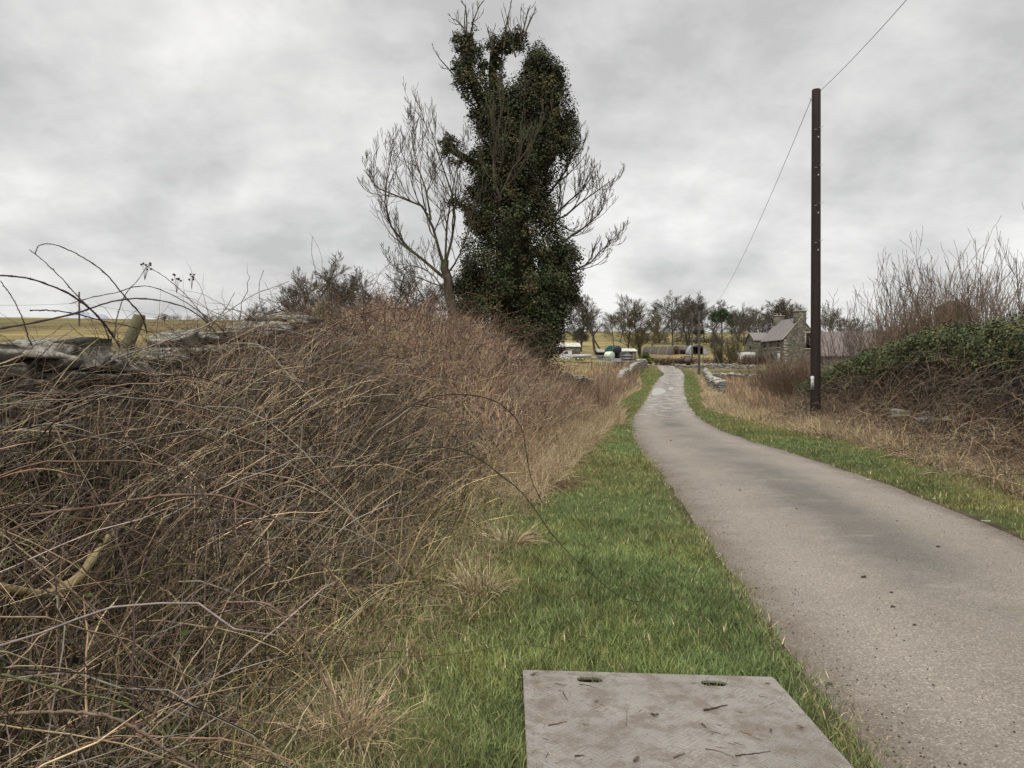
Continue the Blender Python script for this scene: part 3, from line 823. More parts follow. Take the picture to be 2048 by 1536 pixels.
for k, (dz, lb) in enumerate(((-.14, 'thin rusty fence wire just under the tops of the left fence posts'), (-.34, 'lower rusty fence wire strung behind the left wall'))):
    a = np.array([-3.35, 1.0, 1.75 + dz + .1]); b_ = np.array([p1[0], p1[1], p1[2] + dz]); c_ = np.array([p2[0], p2[1], p2[2] + dz]); d_ = np.array([-1.9, 22, 2.6 + dz])
    t = np.linspace(0, 1, 9)[:, None]
    pts = np.concatenate([a + (b_ - a) * t, b_ + (c_ - b_) * t[1:], c_ + (d_ - c_) * t[1:]])
    pts[:, 2] -= np.tile(np.concatenate([[0], .03 * np.sin(np.linspace(0, 1, 9)[1:] * math.pi)]), 1)[0] * 0
    o = tubes('fence_wire', pts[None], np.full((1, len(pts)), .0016), wmat.m, 4)
    tag(o, lb, 'wire', 'fence wires behind the left wall')

# ------------------------------------------------------------------ hand placed arching canes
def catmull(pts, K):
    p = arr(pts); d = np.concatenate([[0], np.cumsum(np.linalg.norm(np.diff(p, axis=0), axis=1))]); s = np.linspace(0, d[-1], K)
    m = np.gradient(p, d, axis=0)
    out = np.zeros((K, 3)); j = np.clip(np.searchsorted(d, s, side='right') - 1, 0, len(p) - 2)
    h_ = (d[j + 1] - d[j])[:, None]; t = ((s - d[j]) / (d[j + 1] - d[j]))[:, None]
    out = (2 * t ** 3 - 3 * t ** 2 + 1) * p[j] + (t ** 3 - 2 * t ** 2 + t) * h_ * m[j] + (-2 * t ** 3 + 3 * t ** 2) * p[j + 1] + (t ** 3 - t ** 2) * h_ * m[j + 1]
    return out
def Zc(pts, sc_=2.926, ox=0, oy=440): return [(ox + a / sc_, oy + b / sc_) for a, b in pts]
def cane(name, pix, D0, D1, r0, r1, color, label, thorn=True, K=44, cat='bramble cane', sides=6):
    n = len(pix)
    pts = [P(a, b, D0 + (D1 - D0) * i / (n - 1)) for i, (a, b) in enumerate(pix)]
    e = empty(name, pts[0], label, cat, 'arching canes above the left bank')
    c = catmull(pts, K); c[1:-1] += rng.normal(0, .0011, (K - 2, 3)); c -= arr(pts[0])
    rd = np.linspace(r0, r1, K) * (.82 if r0 == .0061 else .68)
    rd = rd * (1 + .35 * (rng.random(K) < .3))
    prt = []; V, q, C = tubes_data(c[None], rd[None], sides, arr([color])); prt.append((V, q, None, C))
    if thorn:
        T = []; Rr = []
        for i in range(1, K - 1):
            d = rng.normal(0, 1, 3); d /= np.linalg.norm(d)
            T.append([c[i], c[i] + d * .006 * 1.2, c[i] + d * .012]); Rr.append([rd[i] * .6, rd[i] * .4, .0002])
        V, q, C = tubes_data(arr(T), arr(Rr), 3, np.repeat(arr([color]), len(T), 0) * .9); prt.append((V, q, None, C))
    V, q, _, C = merge(prt)
    link('stem', np_mesh('stem', V, q, col=C), M_stem, e)
    return e
DK = (.06, .045, .042); BR = (.13, .09, .07); GY = (.22, .19, .16)
cane('bramble_cane', Zc([(-30, 322), (80, 330), (180, 345), (300, 385), (400, 430), (480, 480), (560, 550), (620, 620), (670, 690), (700, 740)]), 4.6, 5.6, .0075, .010, DK, 'thick dark cane curving down from the left frame edge to the leaning post')
cane('bramble_cane', Zc([(175, 175), (210, 200), (290, 270), (370, 350), (440, 430), (520, 510), (600, 600), (640, 700)]), 5.0, 5.4, .0035, .006, DK, 'straight slanting cane whose tip meets the tall looped cane at upper left')
cane('bramble_cane', Zc([(210, 200), (232, 150), (300, 140), (390, 170), (480, 215), (560, 265), (640, 335), (700, 410), (760, 480), (830, 560), (860, 660)]), 5.0, 6.0, .004, .008, DK, 'tallest looped cane with a hooked tip at upper left against the sky')
cane('bramble_cane', Zc([(-30, 640), (150, 610), (300, 580), (450, 545), (540, 515), (650, 480), (780, 460), (880, 465), (980, 480), (1080, 510), (1150, 550), (1230, 620), (1300, 700)]), 4.4, 7.0, .009, .006, DK, 'long thick thorny cane arching low over the leaning post and wall')
cane('bramble_cane', Zc([(410, 490), (550, 450), (680, 425), (800, 390), (900, 395), (1000, 435), (1100, 490), (1200, 560), (1280, 620), (1340, 700)]), 6.0, 7.4, .004, .006, DK, 'upper shallow arch of cane running above the long thick thorny one')
cane('bramble_cane', Zc([(880, 250), (800, 360), (740, 430), (700, 520), (680, 600), (670, 700)]), 5.8, 5.6, .003, .006, DK, 'cane standing straight up with a pointed tip crossing the loops left of centre')
cane('bramble_cane', Zc([(180, 530), (300, 530), (450, 550), (600, 590), (750, 620), (900, 660)]), 5.0, 6.4, .0065, .005, DK, 'nearly level dark cane with a blunt cut end in front of the snowy hills')
cane('bramble_cane', Zc([(1690, 360), (1600, 395), (1500, 430), (1400, 490), (1300, 560), (1200, 620), (1050, 680), (850, 750), (700, 800), (560, 870), (380, 940), (170, 990)]), 7.4, 4.6, .004, .0095, GY, 'pale grey branch sweeping from the lower left wall up to a tip against the sky', thorn=False)
cane('bramble_cane', Zc([(1830, 95), (1825, 190), (1845, 290), (1855, 400), (1860, 480), (1880, 600)]), 9.0, 9.2, .003, .007, BR, 'single tall upright cane rising beside the short fence post')
cane('bramble_cane', Zc([(850, 265), (930, 310), (1000, 360), (1080, 430), (1150, 510), (1230, 610)]), 6.2, 6.8, .003, .0045, DK, 'thin drooping cane with withered berries hanging at its tip')
cane('bramble_cane', Zc([(1940, 195), (1972, 230), (1968, 330), (1975, 430), (1985, 560)]), 9.4, 9.6, .0035, .006, BR, 'bent topped upright cane right of the tall single one')
cane('bramble_cane', Zc([(1545, 295), (1520, 370), (1522, 470), (1580, 620), (1660, 740)]), 7.4, 7.6, .003, .005, DK, 'short hooked cane pointing up near the middle of the left bank')
cane('bramble_cane', Zc([(1900, 395), (1780, 425), (1680, 480), (1560, 560), (1440, 640), (1330, 740)]), 8.2, 7.0, .003, .006, DK, 'curved cane rising rightwards towards the bare shrubs from the mossy stone')
cane('bramble_cane', Zc([(1375, 425), (1320, 520), (1240, 620), (1180, 720)]), 7.0, 6.8, .003, .005, DK, 'short straight cane leaning right just past the end of the long thorny arch')
cane('bramble_cane', Zc([(5, 355), (90, 480), (140, 600), (180, 720), (230, 800)]), 4.4, 4.6, .003, .006, DK, 'slim forked looking cane at the far left edge before the golden field')
cane('bramble_cane', Zc([(-30, 1345), (100, 1310), (250, 1265), (380, 1262), (520, 1270), (650, 1275), (780, 1272), (900, 1265), (1100, 1250), (1250, 1290)]), 3.1, 4.2, .0061, .004, (.06, .04, .03), 'long level brown cane lying across the face of the left bank')
cane('bramble_cane', [(60, 1030), (200, 1012), (330, 992), (420, 990), (520, 1018), (575, 1060), (640, 1120), (700, 1205)], 2.6, 3.1, .0061, .003, (.17, .105, .075), 'brown arched cane bending down to the right in the foreground thicket')
cane('bramble_cane', [(380, 1080), (500, 1038), (700, 905), (790, 830), (860, 795), (940, 790), (1000, 808), (1040, 850), (1052, 900), (1063, 960), (1085, 1005)], 4.3, 7.2, .0061, .004, (.05, .035, .027), 'long cane arching over the mound and down to the dead bracken')
cane('bramble_cane', [(560, 1040), (700, 940), (820, 896), (918, 900), (962, 920), (1003, 951), (1041, 982), (1068, 1016), (1095, 1057), (1123, 1091), (1154, 1122), (1188, 1153), (1225, 1184), (1260, 1202), (1282, 1204)], 4.2, 4.75, .0061, .0028, (.055, .045, .025), 'longest green brown cane arching right and trailing onto the verge grass')
cane('bramble_cane', [(0, 1350), (140, 1385), (240, 1408), (300, 1452), (420, 1536)], 1.9, 2.2, .0045, .003, (.13, .14, .06), 'greenish cane slanting down through the lower left corner')
cane('bramble_cane', [(455, 1205), (540, 1212), (590, 1280), (640, 1350), (680, 1420), (700, 1480)], 2.8, 2.9, .0045, .003, (.22, .14, .11), 'pinkish cane bending down towards the straw tussock at the bottom edge')
cane('bramble_cane', [(240, 1536 - 40), (330, 1418), (370, 1340), (420, 1270), (470, 1180), (540, 1120)], 2.3, 3.4, .004, .0025, (.38, .3, .19), 'pale straw coloured stalk leaning up right through the foreground thicket', thorn=False)
cane('bramble_cane', [(0, 1432), (120, 1425), (230, 1440), (330, 1500), (400, 1545)], 1.9, 2.0, .0065, .005, (.17, .12, .085), 'stout brown cane along the bottom of the left bank')
cane('bramble_cane', [(640, 1330), (760, 1318), (900, 1310), (1050, 1290), (1110, 1300)], 3.3, 3.9, .0022, .0015, (.07, .06, .035), 'thin dark runner creeping over the grass behind the mat')
# withered berries
bm_ = MT('dry_berry', .6, .3); bm_.base(bm_.ramp(bm_.noise(60), (.3, (.02, .012, .01)), (.7, (.06, .03, .02))))
def berries(px, row, D, label):
    x, y, z = P(px, row, D); e = empty('berry_cluster', (x, y, z), label, 'dried berries')
    n = 7; c = rng.normal(0, .022, (n, 3)); sz = np.full((n, 3), .0075)
    V, Q = stones(c, sz, rng.uniform(0, 3, n), rng.uniform(0, 1, n), .05)
    for i in range(n):
        V, Q = stones(c[i:i+1], sz[i:i+1], rng.uniform(0, 3, 1), rng.uniform(0, 1, 1), .05)
        link('berry', np_mesh('berry', V, Q, smooth_sh=True), bm_.m, e)
    T = [[np.array((0, 0, -.12)), c[i] * .5 + (0, 0, -.03), c[i]] for i in range(n)]
    tubes('stalks', arr(T), np.full((n, 3), .0012), M_stem, 3, np.repeat(arr([DK]), n, 0), e)
berries(290, 531, 6.2, 'withered berries on the tip of the pointed upright cane')
berries(354, 558, 6.4, 'withered berries above the drooping thin cane')
berries(384, 552, 6.6, 'withered berry heads on a thin upright twig, rightmost of the clusters')

# old crooked branch
bmat = m_bark('lichen_branch', (.16, .12, .06), (.36, .29, .15), 25)
e = empty('fallen_branch', P(0, 1172, 2.6), 'crooked tan lichen coated branch lying in the thicket at the left edge', 'branch')
c = catmull([P(-40, 1165, 2.5), P(40, 1182, 2.6), P(95, 1187, 2.7), P(150, 1160, 2.8), P(185, 1115, 2.9), P(215, 1072, 3.0)], 30) - arr(e.location)
tubes('limb', c[None], (np.concatenate([np.linspace(.012, .017, 15), np.linspace(.019, .009, 15)]) * rng.uniform(.92, 1.1, 30))[None], bmat, 8, None, e)

# ------------------------------------------------------------------ branching trees
def grow(p0, d0, L, r0, lvl, out, nch, up=.25, spread=.7, ratio=.55, wob=.16, K=6, tmin=.2, rr=.5):
    d = np.array(d0, float); d /= np.linalg.norm(d)
    pts = [np.array(p0, float)]
    st = L / (K - 1)
    for k in range(K - 1):
        d = d + rng.normal(0, wob, 3) + np.array((0, 0, up * .35)); d /= np.linalg.norm(d)
        pts.append(pts[-1] + d * st)
    pts = arr(pts); rd = r0 * np.linspace(1, .42, K)
    if lvl == 0: rd[-1] *= .5
    out.append((pts, rd, lvl))
    if lvl == 0: return
    branch_off(pts, rd, lvl, L, out, nch, up, spread, ratio, wob, K, tmin, rr)
def branch_off(pts, rd, lvl, L, out, nch, up, spread, ratio, wob, K=6, tmin=.2, rr=.5):
    n = nch[lvl - 1] if isinstance(nch, (list, tuple)) else nch
    KK = len(pts)
    for i in range(n):
        t = tmin + (1 - tmin) * (i + rng.random()) / n
        f = t * (KK - 1); j = min(int(f), KK - 2); fr = f - j
        p = pts[j] * (1 - fr) + pts[j + 1] * fr; rrr = rd[j] * (1 - fr) + rd[j + 1] * fr
        tg = pts[j + 1] - pts[j]; tg = tg / (np.linalg.norm(tg) + 1e-9)
        s = rng.normal(0, 1, 3); s -= tg * (s @ tg); s /= np.linalg.norm(s) + 1e-9
        a = spread * rng.uniform(.6, 1.25)
        nd = tg * math.cos(a) + s * math.sin(a)
        l = L * ratio * rng.uniform(.65, 1.2) * (1.15 - .5 * t)
        grow(p, nd, l, max(rrr * rr * rng.uniform(.8, 1.1), .0), lvl - 1, out, nch, up, spread, ratio, wob, K, .15, rr)
def resample(out, minr=0.0, K=6):
    PT = []; RD = []
    for pts, rd, l in out:
        if len(pts) != K:
            t = np.linspace(0, len(pts) - 1, K); i = np.arange(len(pts))
            pts = np.stack([np.interp(t, i, pts[:, a]) for a in range(3)], -1); rd = np.interp(t, i, rd)
        PT.append(pts); RD.append(np.maximum(rd, minr))
    return arr(PT), arr(RD)

# ---- ivy tree
TD = 28.0
def T3(px, row, dd=0.0): return np.array(P(px, row, TD + dd))
ivy = empty('ivy_tree', (PX(1015, TD), TD, float(H(PX(1015, TD), TD))), 'tall dead topped tree smothered in dark ivy beside the bramble mound', 'tree')
iorg = arr(ivy.location)
limbs = [  # px,row,radius_px polylines: (ivy radius)
    [(1015, 730, 92, 0), (1020, 660, 96, 0), (1018, 600, 98, 0), (1030, 540, 104, 0), (1028, 480, 92, 0), (1020, 420, 78, 0), (1016, 370, 66, 0), (1026, 310, 66, 0), (1035, 250, 66, 0), (1035, 205, 52, .3)],
    [(1045, 720, 52, -.8), (1062, 650, 50, -.8), (1095, 590, 40, -.4), (1124, 550, 36, 0), (1118, 500, 36, 0)],
    [(1078, 345, 34, -.3), (1105, 295, 42, 0), (1110, 245, 36, 0), (1098, 190, 34, 0), (1086, 140, 28, 0), (1074, 104, 22, 0)],
    [(1040, 250, 50, 0), (1062, 185, 34, .3), (1072, 140, 24, .3), (1068, 110, 14, .3)],
    [(1020, 290, 46, 0), (985, 240, 38, -.2), (960, 195, 30, -.3), (938, 150, 27, -.4), (930, 110, 25, -.4), (938, 72, 24, -.4)],
    [(1000, 260, 36, .3), (988, 200, 26, .3), (985, 150, 21, .3), (988, 110, 22, .3), (1010, 85, 23, .2), (1045, 76, 21, .2)],
    [(985, 350, 30, -.3), (945, 325, 17, -.7), (910, 305, 18, -.9), (893, 288, 19, -1), (890, 276, 12, -1)],
    [(975, 385, 26, 0), (935, 378, 12, -.2)],
    [(960, 440, 28, 0), (925, 412, 11, -.4), (900, 398, 12, -.5)],
    [(1110, 170, 20, 0), (1124, 166, 14, 0)],
    [(1125, 300, 30, .2), (1132, 262, 24, .2), (1138, 235, 16, .2)],
    [(960, 640, 45, -.5), (945, 600, 40, -.5), (950, 560, 36, -.3)],
    [(1095, 700, 26, -.3), (1110, 640, 24, 0), (1128, 600, 26, 0), (1138, 560, 22, 0)],
]
core = []; clumps = []
for lb in limbs:
    pts = arr([T3(a, b, dd) for a, b, r_, dd in lb]); rads = arr([r_ for _, _, r_, _ in lb]) / F * TD
    K = 16; i = np.arange(len(pts)); t = np.linspace(0, len(pts) - 1, K)
    pp = np.stack([np.interp(t, i, pts[:, a]) for a in range(3)], -1); rr_ = np.interp(t, i, rads)
    core.append((pp - iorg, rr_ * .40, 0))
    L_ = np.linalg.norm(np.diff(pp, axis=0), axis=1).sum()
    area = 2 * math.pi * rr_.mean() * L_
    nc = int(area * 10) + 22
    for _ in range(nc):
        f = rng.random() * (K - 1); j = min(int(f), K - 2); fr = f - j
        p = pp[j] * (1 - fr) + pp[j + 1] * fr; r0 = rr_[j] * (1 - fr) + rr_[j + 1] * fr
        tg = pp[j + 1] - pp[j]; tg /= np.linalg.norm(tg) + 1e-9
        s = rng.normal(0, 1, 3); s -= tg * (s @ tg); s /= np.linalg.norm(s)
        clumps.append((p + s * r0 * rng.uniform(.6, 1.16), s, min(.32, r0 * .42) * rng.uniform(.5, 1.4), rng.uniform(.35, 1.7), rng.random()))
    for _ in range(4):   # rounded tip
        s = rng.normal(0, 1, 3); s /= np.linalg.norm(s)
        clumps.append((pp[-1] + s * rr_[-1] * .7, s, min(.28, rr_[-1] * .5), rng.uniform(.7, 1.3), rng.random()))
PTc, RDc = resample(core, .05, 16)
M_ivcore = m_bark('ivy_clad_bark', (.012, .014, .006), (.035, .03, .014), 12)
tubes('trunk', PTc, RDc, M_ivcore, 10, None, ivy)
def leafcloud(clumps, per, size, org, g1=(.040, .062, .018), g2=(.085, .060, .026), g3=(.10, .135, .035), brown=.42):
    cs, ns, sg, br, hv = [arr([c[k] for c in clumps]) for k in range(5)]
    n = len(clumps) * per
    w = sg ** 1.6; k = rng.choice(len(clumps), n, p=w / w.sum())
    dd = rng.normal(0, 1, (n, 3)); dd /= np.linalg.norm(dd, axis=1, keepdims=True)
    pos = cs[k] + dd * (sg[k] * rng.uniform(.3, 1.25, n) ** .8)[:, None]
    nrm = dd * .5 + ns[k] * .5 + np.array((0, 0, .5)) + rng.normal(0, .5, (n, 3)); nrm /= np.linalg.norm(nrm, axis=1, keepdims=True)
    a = np.cross(nrm, rng.normal(0, 1, (n, 3))); a /= np.linalg.norm(a, axis=1, keepdims=True); b2 = np.cross(nrm, a)
    s = (size * rng.uniform(.6, 1.3, n))[:, None]
    V = np.stack([pos - a * s * .6, pos - b2 * s * .55 - nrm * s * .12, pos + a * s * .75, pos + b2 * s * .55 - nrm * s * .12], 1) - org
    i = np.arange(n) * 4
    T = np.concatenate([np.stack([i, i + 1, i + 2], -1), np.stack([i, i + 2, i + 3], -1)])
    isb = (hv[k] < brown) & (rng.random(n) < .75) | (rng.random(n) < .12)
    il = rng.random(n) < .08
    C = np.where(isb[:, None], arr([g2]), arr([g1])); C = np.where(il[:, None], arr([g3]), C)
    C = C * (br[k] * rng.uniform(.6, 1.4, n))[:, None]
    return V.reshape(-1, 3), T, np.repeat(C, 4, 0)
V, T, C = leafcloud(clumps, 92, .055, iorg, (.030, .041, .014), (.056, .044, .02), (.055, .072, .022), .5)
link('ivy_foliage', np_mesh('ivy_foliage', V, None, T, col=C), M_leaf, ivy)
# bare limbs of the same tree
out = []
def guided(pl, r0, r1, lvl, L, nch, spread=.6, up=.5, tmin=.3, dd=0, ratio=.5):
    pts = arr([T3(a, b, c) for a, b, c in pl]); K = 12; i = np.arange(len(pts)); t = np.linspace(0, len(pts) - 1, K)
    pp = np.stack([np.interp(t, i, pts[:, a]) for a in range(3)], -1) - iorg + rng.normal(0, .03, (K, 3)); rd = np.linspace(r0, r1, K)
    out.append((pp, rd, 9)); branch_off(pp, rd, lvl, L, out, nch, up, spread, ratio, .16, 6, tmin, .55)
for px0, r0, px1, r1 in ((938, 60, 905, 40), (935, 60, 930, 10), (940, 55, 965, 5), (1010, 75, 1022, 2), (1040, 70, 1062, 12), (1046, 72, 1068, 28), (985, 90, 975, 55), (1030, 90, 1012, 40)):
    guided([(px0, r0 + 25, -.2), ((px0 * .6 + px1 * .4), r0 * .6 + r1 * .4, -.3), (px1, r1, -.4)], .035, .014, 2, 1.3, [2, 5], .5, .6, .2)
guided([(925, 165, -.5), (895, 140, -.6), (870, 105, -.7)], .035, .012, 2, 1.1, [3, 4], .6, .7)
guided([(1000, 400, -1.9), (985, 350, -2.2), (992, 280, -2.3), (1008, 210, -2.3)], .06, .02, 3, 3.6, [3, 5, 10], .5, .9, .1)
guided([(1000, 400, -1.9), (1020, 345, -2.3), (1055, 300, -2.3), (1080, 260, -2.2)], .05, .015, 3, 3.0, [3, 5, 9], .5, .9, .1)
for pl in ([(1080, 470, .6), (1110, 430, .9), (1150, 395, 1), (1185, 350, 1)], [(1080, 420, .6), (1110, 370, .8), (1140, 330, .9), (1160, 285, .9)],
           [(1085, 520, .6), (1130, 480, 1), (1180, 445, 1.1), (1215, 400, 1.1)], [(1110, 560, .4), (1150, 540, .8), (1190, 520, .9), (1212, 490, .9)], [(1080, 450, .6), (1120, 440, .9), (1170, 400, 1), (1222, 365, 1)]):
    guided(pl, .05, .014, 3, 2.9, [4, 5, 9], .6, .6, .2)
PTb, RDb = resample(out, .007)
tubes('bare_branches', PTb, RDb, M_bark, 4, None, ivy)

# ---- bare ash at its left
AD = 27.0
ax = PX(905, AD)
ash = empty('ash_tree', (ax, AD, float(H(ax, AD))), 'bare grey ash tree spreading left from behind the bramble mound', 'tree')
iorg_s = iorg; iorg = arr(ash.location); TD = AD
trunk = []
out = []
def poly(pl, r0, r1, K=14):
    pts = arr([T3(a, b, c) for a, b, c in pl]); p = catmull(pts, K) - iorg
    p[1:-1] += rng.normal(0, .02, (K - 2, 3)); return p, np.linspace(r0, r1, K)
p, rd = poly([(905, 760, 0), (903, 690, 0), (905, 620, 0), (893, 560, 0), (890, 520, 0)], .24, .14); trunk.append((p, rd, 9))
for pl, r0, r1, lv, L_, nc in (
    ([(893, 560, 0), (850, 525, .2), (800, 480, .3), (775, 440, .3), (770, 380, .3), (785, 300, .2)], .11, .02, 3, 1.9, [4, 5, 6]),
    ([(893, 545, 0), (875, 490, -.3), (862, 440, -.4), (845, 410, -.5), (800, 395, -.6), (750, 372, -.6), (728, 340, -.6)], .11, .02, 3, 1.8, [4, 5, 5]),
    ([(862, 440, -.4), (852, 380, -.2), (830, 320, 0), (822, 260, 0)], .07, .018, 3, 1.7, [4, 5, 5]),
    ([(890, 530, 0), (905, 470, .3), (908, 400, .5), (885, 330, .5), (868, 280, .5), (855, 240, .5)], .09, .02, 3, 1.9, [4, 5, 5]),
    ([(890, 530, 0), (895, 450, -.4), (905, 380, -.6), (925, 300, -.7)], .075, .018, 3, 1.6, [4, 4, 5]),
    ([(893, 550, 0), (925, 500, -.6), (940, 440, -.8), (950, 400, -.8)], .06, .015, 2, 1.4, [5, 6]),
    ([(900, 600, 0), (860, 545, -.4), (830, 530, -.5), (800, 540, -.6), (775, 520, -.6)], .05, .014, 3, 1.3, [3, 4, 5]),
    ([(895, 580, 0), (850, 560, .4), (815, 545, .6), (800, 520, .6)], .05, .012, 2, 1.3, [5, 6])):
    p, rd = poly(pl, r0, r1)
    rd = rd * .6
    out.append((p, rd, 9)); branch_off(p, rd, lv, L_ * 1.5, out, [k_ for k_ in nc[:-1]] + [nc[-1] + 6], .6, .66, .6, .15, 7, .22, .58)
PTt, RDt = resample(trunk, .01, 14)
tubes('trunk', PTt, RDt, M_bark, 12, None, ash)
PTb, RDb = resample(out, .0065, 7)
tubes('bare_branches', PTb, RDb, M_bark, 4, None, ash)

# ------------------------------------------------------------------ distant bare trees
def tree_mesh(seed, hgt, kind):
    global rng
    keep = rng; rng = np.random.default_rng(seed)
    out = []; tr = []
    if kind == 'wide':
        ts = .22; nt = 1
    elif kind == 'slim': ts = .35; nt = 1
    else: ts = .1; nt = 3
    for k in range(nt):
        K = 8; t = np.linspace(0, 1, K); ln = rng.normal(0, .12, 2)
        p = np.stack([ln[0] * t * hgt + rng.normal(0, .012 * hgt, K), ln[1] * t * hgt + rng.normal(0, .012 * hgt, K), t * hgt * .85], -1); p[0] = 0
        rd = hgt * np.linspace(.016, .004, K)
        tr.append((p, rd, 9))
        n = {'wide': 20, 'slim': 17, 'multi': 11}[kind]
        for i in range(n):
            f = ts + (1 - ts) * (i + rng.random()) / n; j = min(int(f * (K - 1)), K - 2); fr = f * (K - 1) - j
            pp = p[j] * (1 - fr) + p[j + 1] * fr
            a = rng.uniform(0, 6.28); elv = rng.uniform(.45, .95) if kind != 'slim' else rng.uniform(.8, 1.15)
            d = (math.cos(a) * math.cos(elv), math.sin(a) * math.cos(elv), math.sin(elv))
            L_ = hgt * ({'wide': .46, 'slim': .26, 'multi': .34}[kind]) * (1.15 - .6 * f)
            grow(pp, d, L_, hgt * .006, 3, out, [5, 6, 7] if kind != 'slim' else [4, 6, 6], .3, .62, .56, .16, 4)
    rng = keep
    a = resample(tr, .02, 8); b_ = resample(out, .012 * hgt / 12, 4)
    V, q, _ = tubes_data(a[0], a[1], 6); m1 = np_mesh('trunk', V, q, smooth_sh=True)
    V, q, _ = tubes_data(b_[0], b_[1], 3); m2 = np_mesh('crown', V, q)
    return m1, m2
TM = {}
for nm, kind, seed in (('w1', 'wide', 11), ('w2', 'wide', 12), ('s1', 'slim', 13), ('s2', 'slim', 14), ('m1', 'multi', 15), ('m2', 'multi', 16)):
    TM[nm] = tree_mesh(seed, 12.0, kind)
for nm, mm in TM.items():
    mt = M_bark_far2 if nm in ('w2', 'm1') else M_bark_far
    mm[0].materials.append(mt); mm[1].materials.append(mt)
def dtree(px, D, top, nm, label, wscale=1.0, name='bare_tree', cat='tree', group='bare trees in the distance', base=None):
    x = PX(px, D); g = float(H(x, D)) if base is None else base
    h_ = (PZ(top, D) - g) / 12.0
    e = empty(name, (x, D, g), label, cat, group, rz=rng.uniform(0, 6.28))
    e.scale = (h_ * wscale * 1.2, h_ * wscale * 1.2, h_ * 1.05)
    link('trunk', TM[nm][0], None, e); link('crown', TM[nm][1], None, e)
for a in [
    (1131, 175, 603, 's1', 'thin bare tree right beside the ivy foliage above the white sheds'),
    (1162, 178, 600, 'm2', 'many stemmed bare tree, second right of the ivy covered tree'),
    (1192, 172, 596, 's2', 'tallest slim bare tree left of the silage bales', 1.25),
    (1207, 182, 604, 's1', 'slim leaning bare tree directly above the green trailer'),
    (1228, 230, 634, 'w2', 'small round bare tree on the yellow field skyline'),
    (1259, 168, 609, 'w2', 'olive bare tree standing behind the black bales'),
    (1281, 165, 628, 'm1', 'low spreading bare tree between the bales and first arched hut', 1.2),
    (1302, 190, 638, 'w2', 'small bushy bare tree behind the ribbed end of the first hut'),
    (1345, 212, 600, 'w1', 'broadest bare tree directly behind the brick ended hut', 1.0),
    (1374, 218, 601, 'm2', 'bare tree between the broad tree and the far telegraph pole'),
    (1398, 225, 600, 'w1', 'dense bare tree right behind the far telegraph pole', .8),
    (1422, 222, 603, 's2', 'bare tree rising just left of the pine top', 1.4),
    (1466, 230, 625, 'w1', 'bare tree filling the gap right of the pine', .8),
    (1490, 205, 621, 'w1', 'bare tree with a short crown between the pine and farmhouse', .8),
    (1516, 215, 618, 'm1', 'bushy bare tree behind the lower dormer of the farmhouse'),
    (1540, 205, 611, 's2', 'bare tree left of the left chimney of the farmhouse', 1.5),
    (1565, 210, 608, 'm2', 'bare tree showing above the slate roof between both chimneys', 1.1),
    (1588, 208, 606, 's1', 'bare tree touching the right chimney of the farmhouse', 1.5),
    (1652, 190, 618, 'w1', 'bare tree just right of the near telegraph pole', .75),
    (1690, 215, 640, 'm1', 'low bare tree above the long slate barn roof'),
    (520, 105, 612, 'w1', 'small round bare tree on the left field skyline', 1.1),
    (1240, 255, 622, 'w1', 'faint low bare tree behind the olive one above the bales', 1.0),
    (1318, 250, 618, 'm2', 'faint bare tree between the bushy one and the broad tree', 1.2),
    (1360, 262, 612, 'w1', 'faint bare tree filling the gap behind the broad tree', 1.1),
    (1410, 265, 614, 'w2', 'faint bare tree behind the small evergreen crown', 1.2),
    (1478, 262, 628, 'm1', 'low faint bare tree in the dip right of the pine', 1.4),
    (1505, 255, 624, 'w1', 'faint bare tree just left of the farmhouse wing roof', 1.2),
    (1552, 258, 618, 'w1', 'faint bare tree behind the left farmhouse chimney', 1.1),
    (1578, 250, 616, 'w2', 'faint bare tree over the farmhouse ridge', 1.1),
    (1670, 240, 632, 'w1', 'faint bare tree left over the barn roof', 1.2),
    (1715, 240, 640, 'm2', 'low faint bare tree above the right half of the barn roof', 1.4),
    (330, 125, 628, 'm1', 'tiny bare thorn on the left field skyline above the leaning post', 1.5),
    ]:
    dtree(*a)
for px, D, top, nm, lb in ((608, 40, 572, 'm1', 'leftmost bare thorn bush behind the short fence post'), (672, 38, 552, 'w1', 'bare thorn bush in the middle of the three behind the wall'),
                           (740, 40, 560, 'm2', 'bare thorn bush nearest the ash tree'), (812, 44, 566, 'w1', 'low bare thorn bush under the ash tree limbs')):
    dtree(px, D, top, nm, lb, 1.05, 'thorn_bush', 'bush', 'bare thorn bushes behind the left wall')

# pine
def evergreen(name, px, D, top, wid, cl, label, cat, g1, g3, trunk_to, stems_only=False):
    x = PX(px, D); g = float(H(x, D)); e = empty(name, (x, D, g), label, cat)
    hh = PZ(top, D) - g
    K = 8; t = np.linspace(0, 1, K); p = np.stack([.03 * hh * np.sin(t * 3), 0 * t, t * hh * trunk_to], -1)
    tr = [(p, hh * np.linspace(.02, .008, K), 9)]
    for _ in range(10):
        a = rng.uniform(0, 6.28); z0 = rng.uniform(.5, .95) * trunk_to
        q_ = np.stack([np.cos(a) * t * wid * .4, np.sin(a) * t * wid * .4, z0 * hh + t * hh * .12], -1); tr.append((q_, hh * np.linspace(.008, .003, K), 9))
    a_ = resample(tr, .01, 8); tubes('trunk', a_[0], a_[1], M_bark_far, 6, None, e)
    V, T, C = leafcloud([(np.array(c[:3]) * (wid, wid, hh), np.array((0, 0, 1.)), c[3] * wid, rng.uniform(.6, 1.4), .9) for c in cl], 260 if len(cl) < 60 else 70, .16, np.zeros(3), g1, g1, g3, 0)
    link('crown', np_mesh('crown', V, None, T, col=C), M_leaf, e)
pc = []
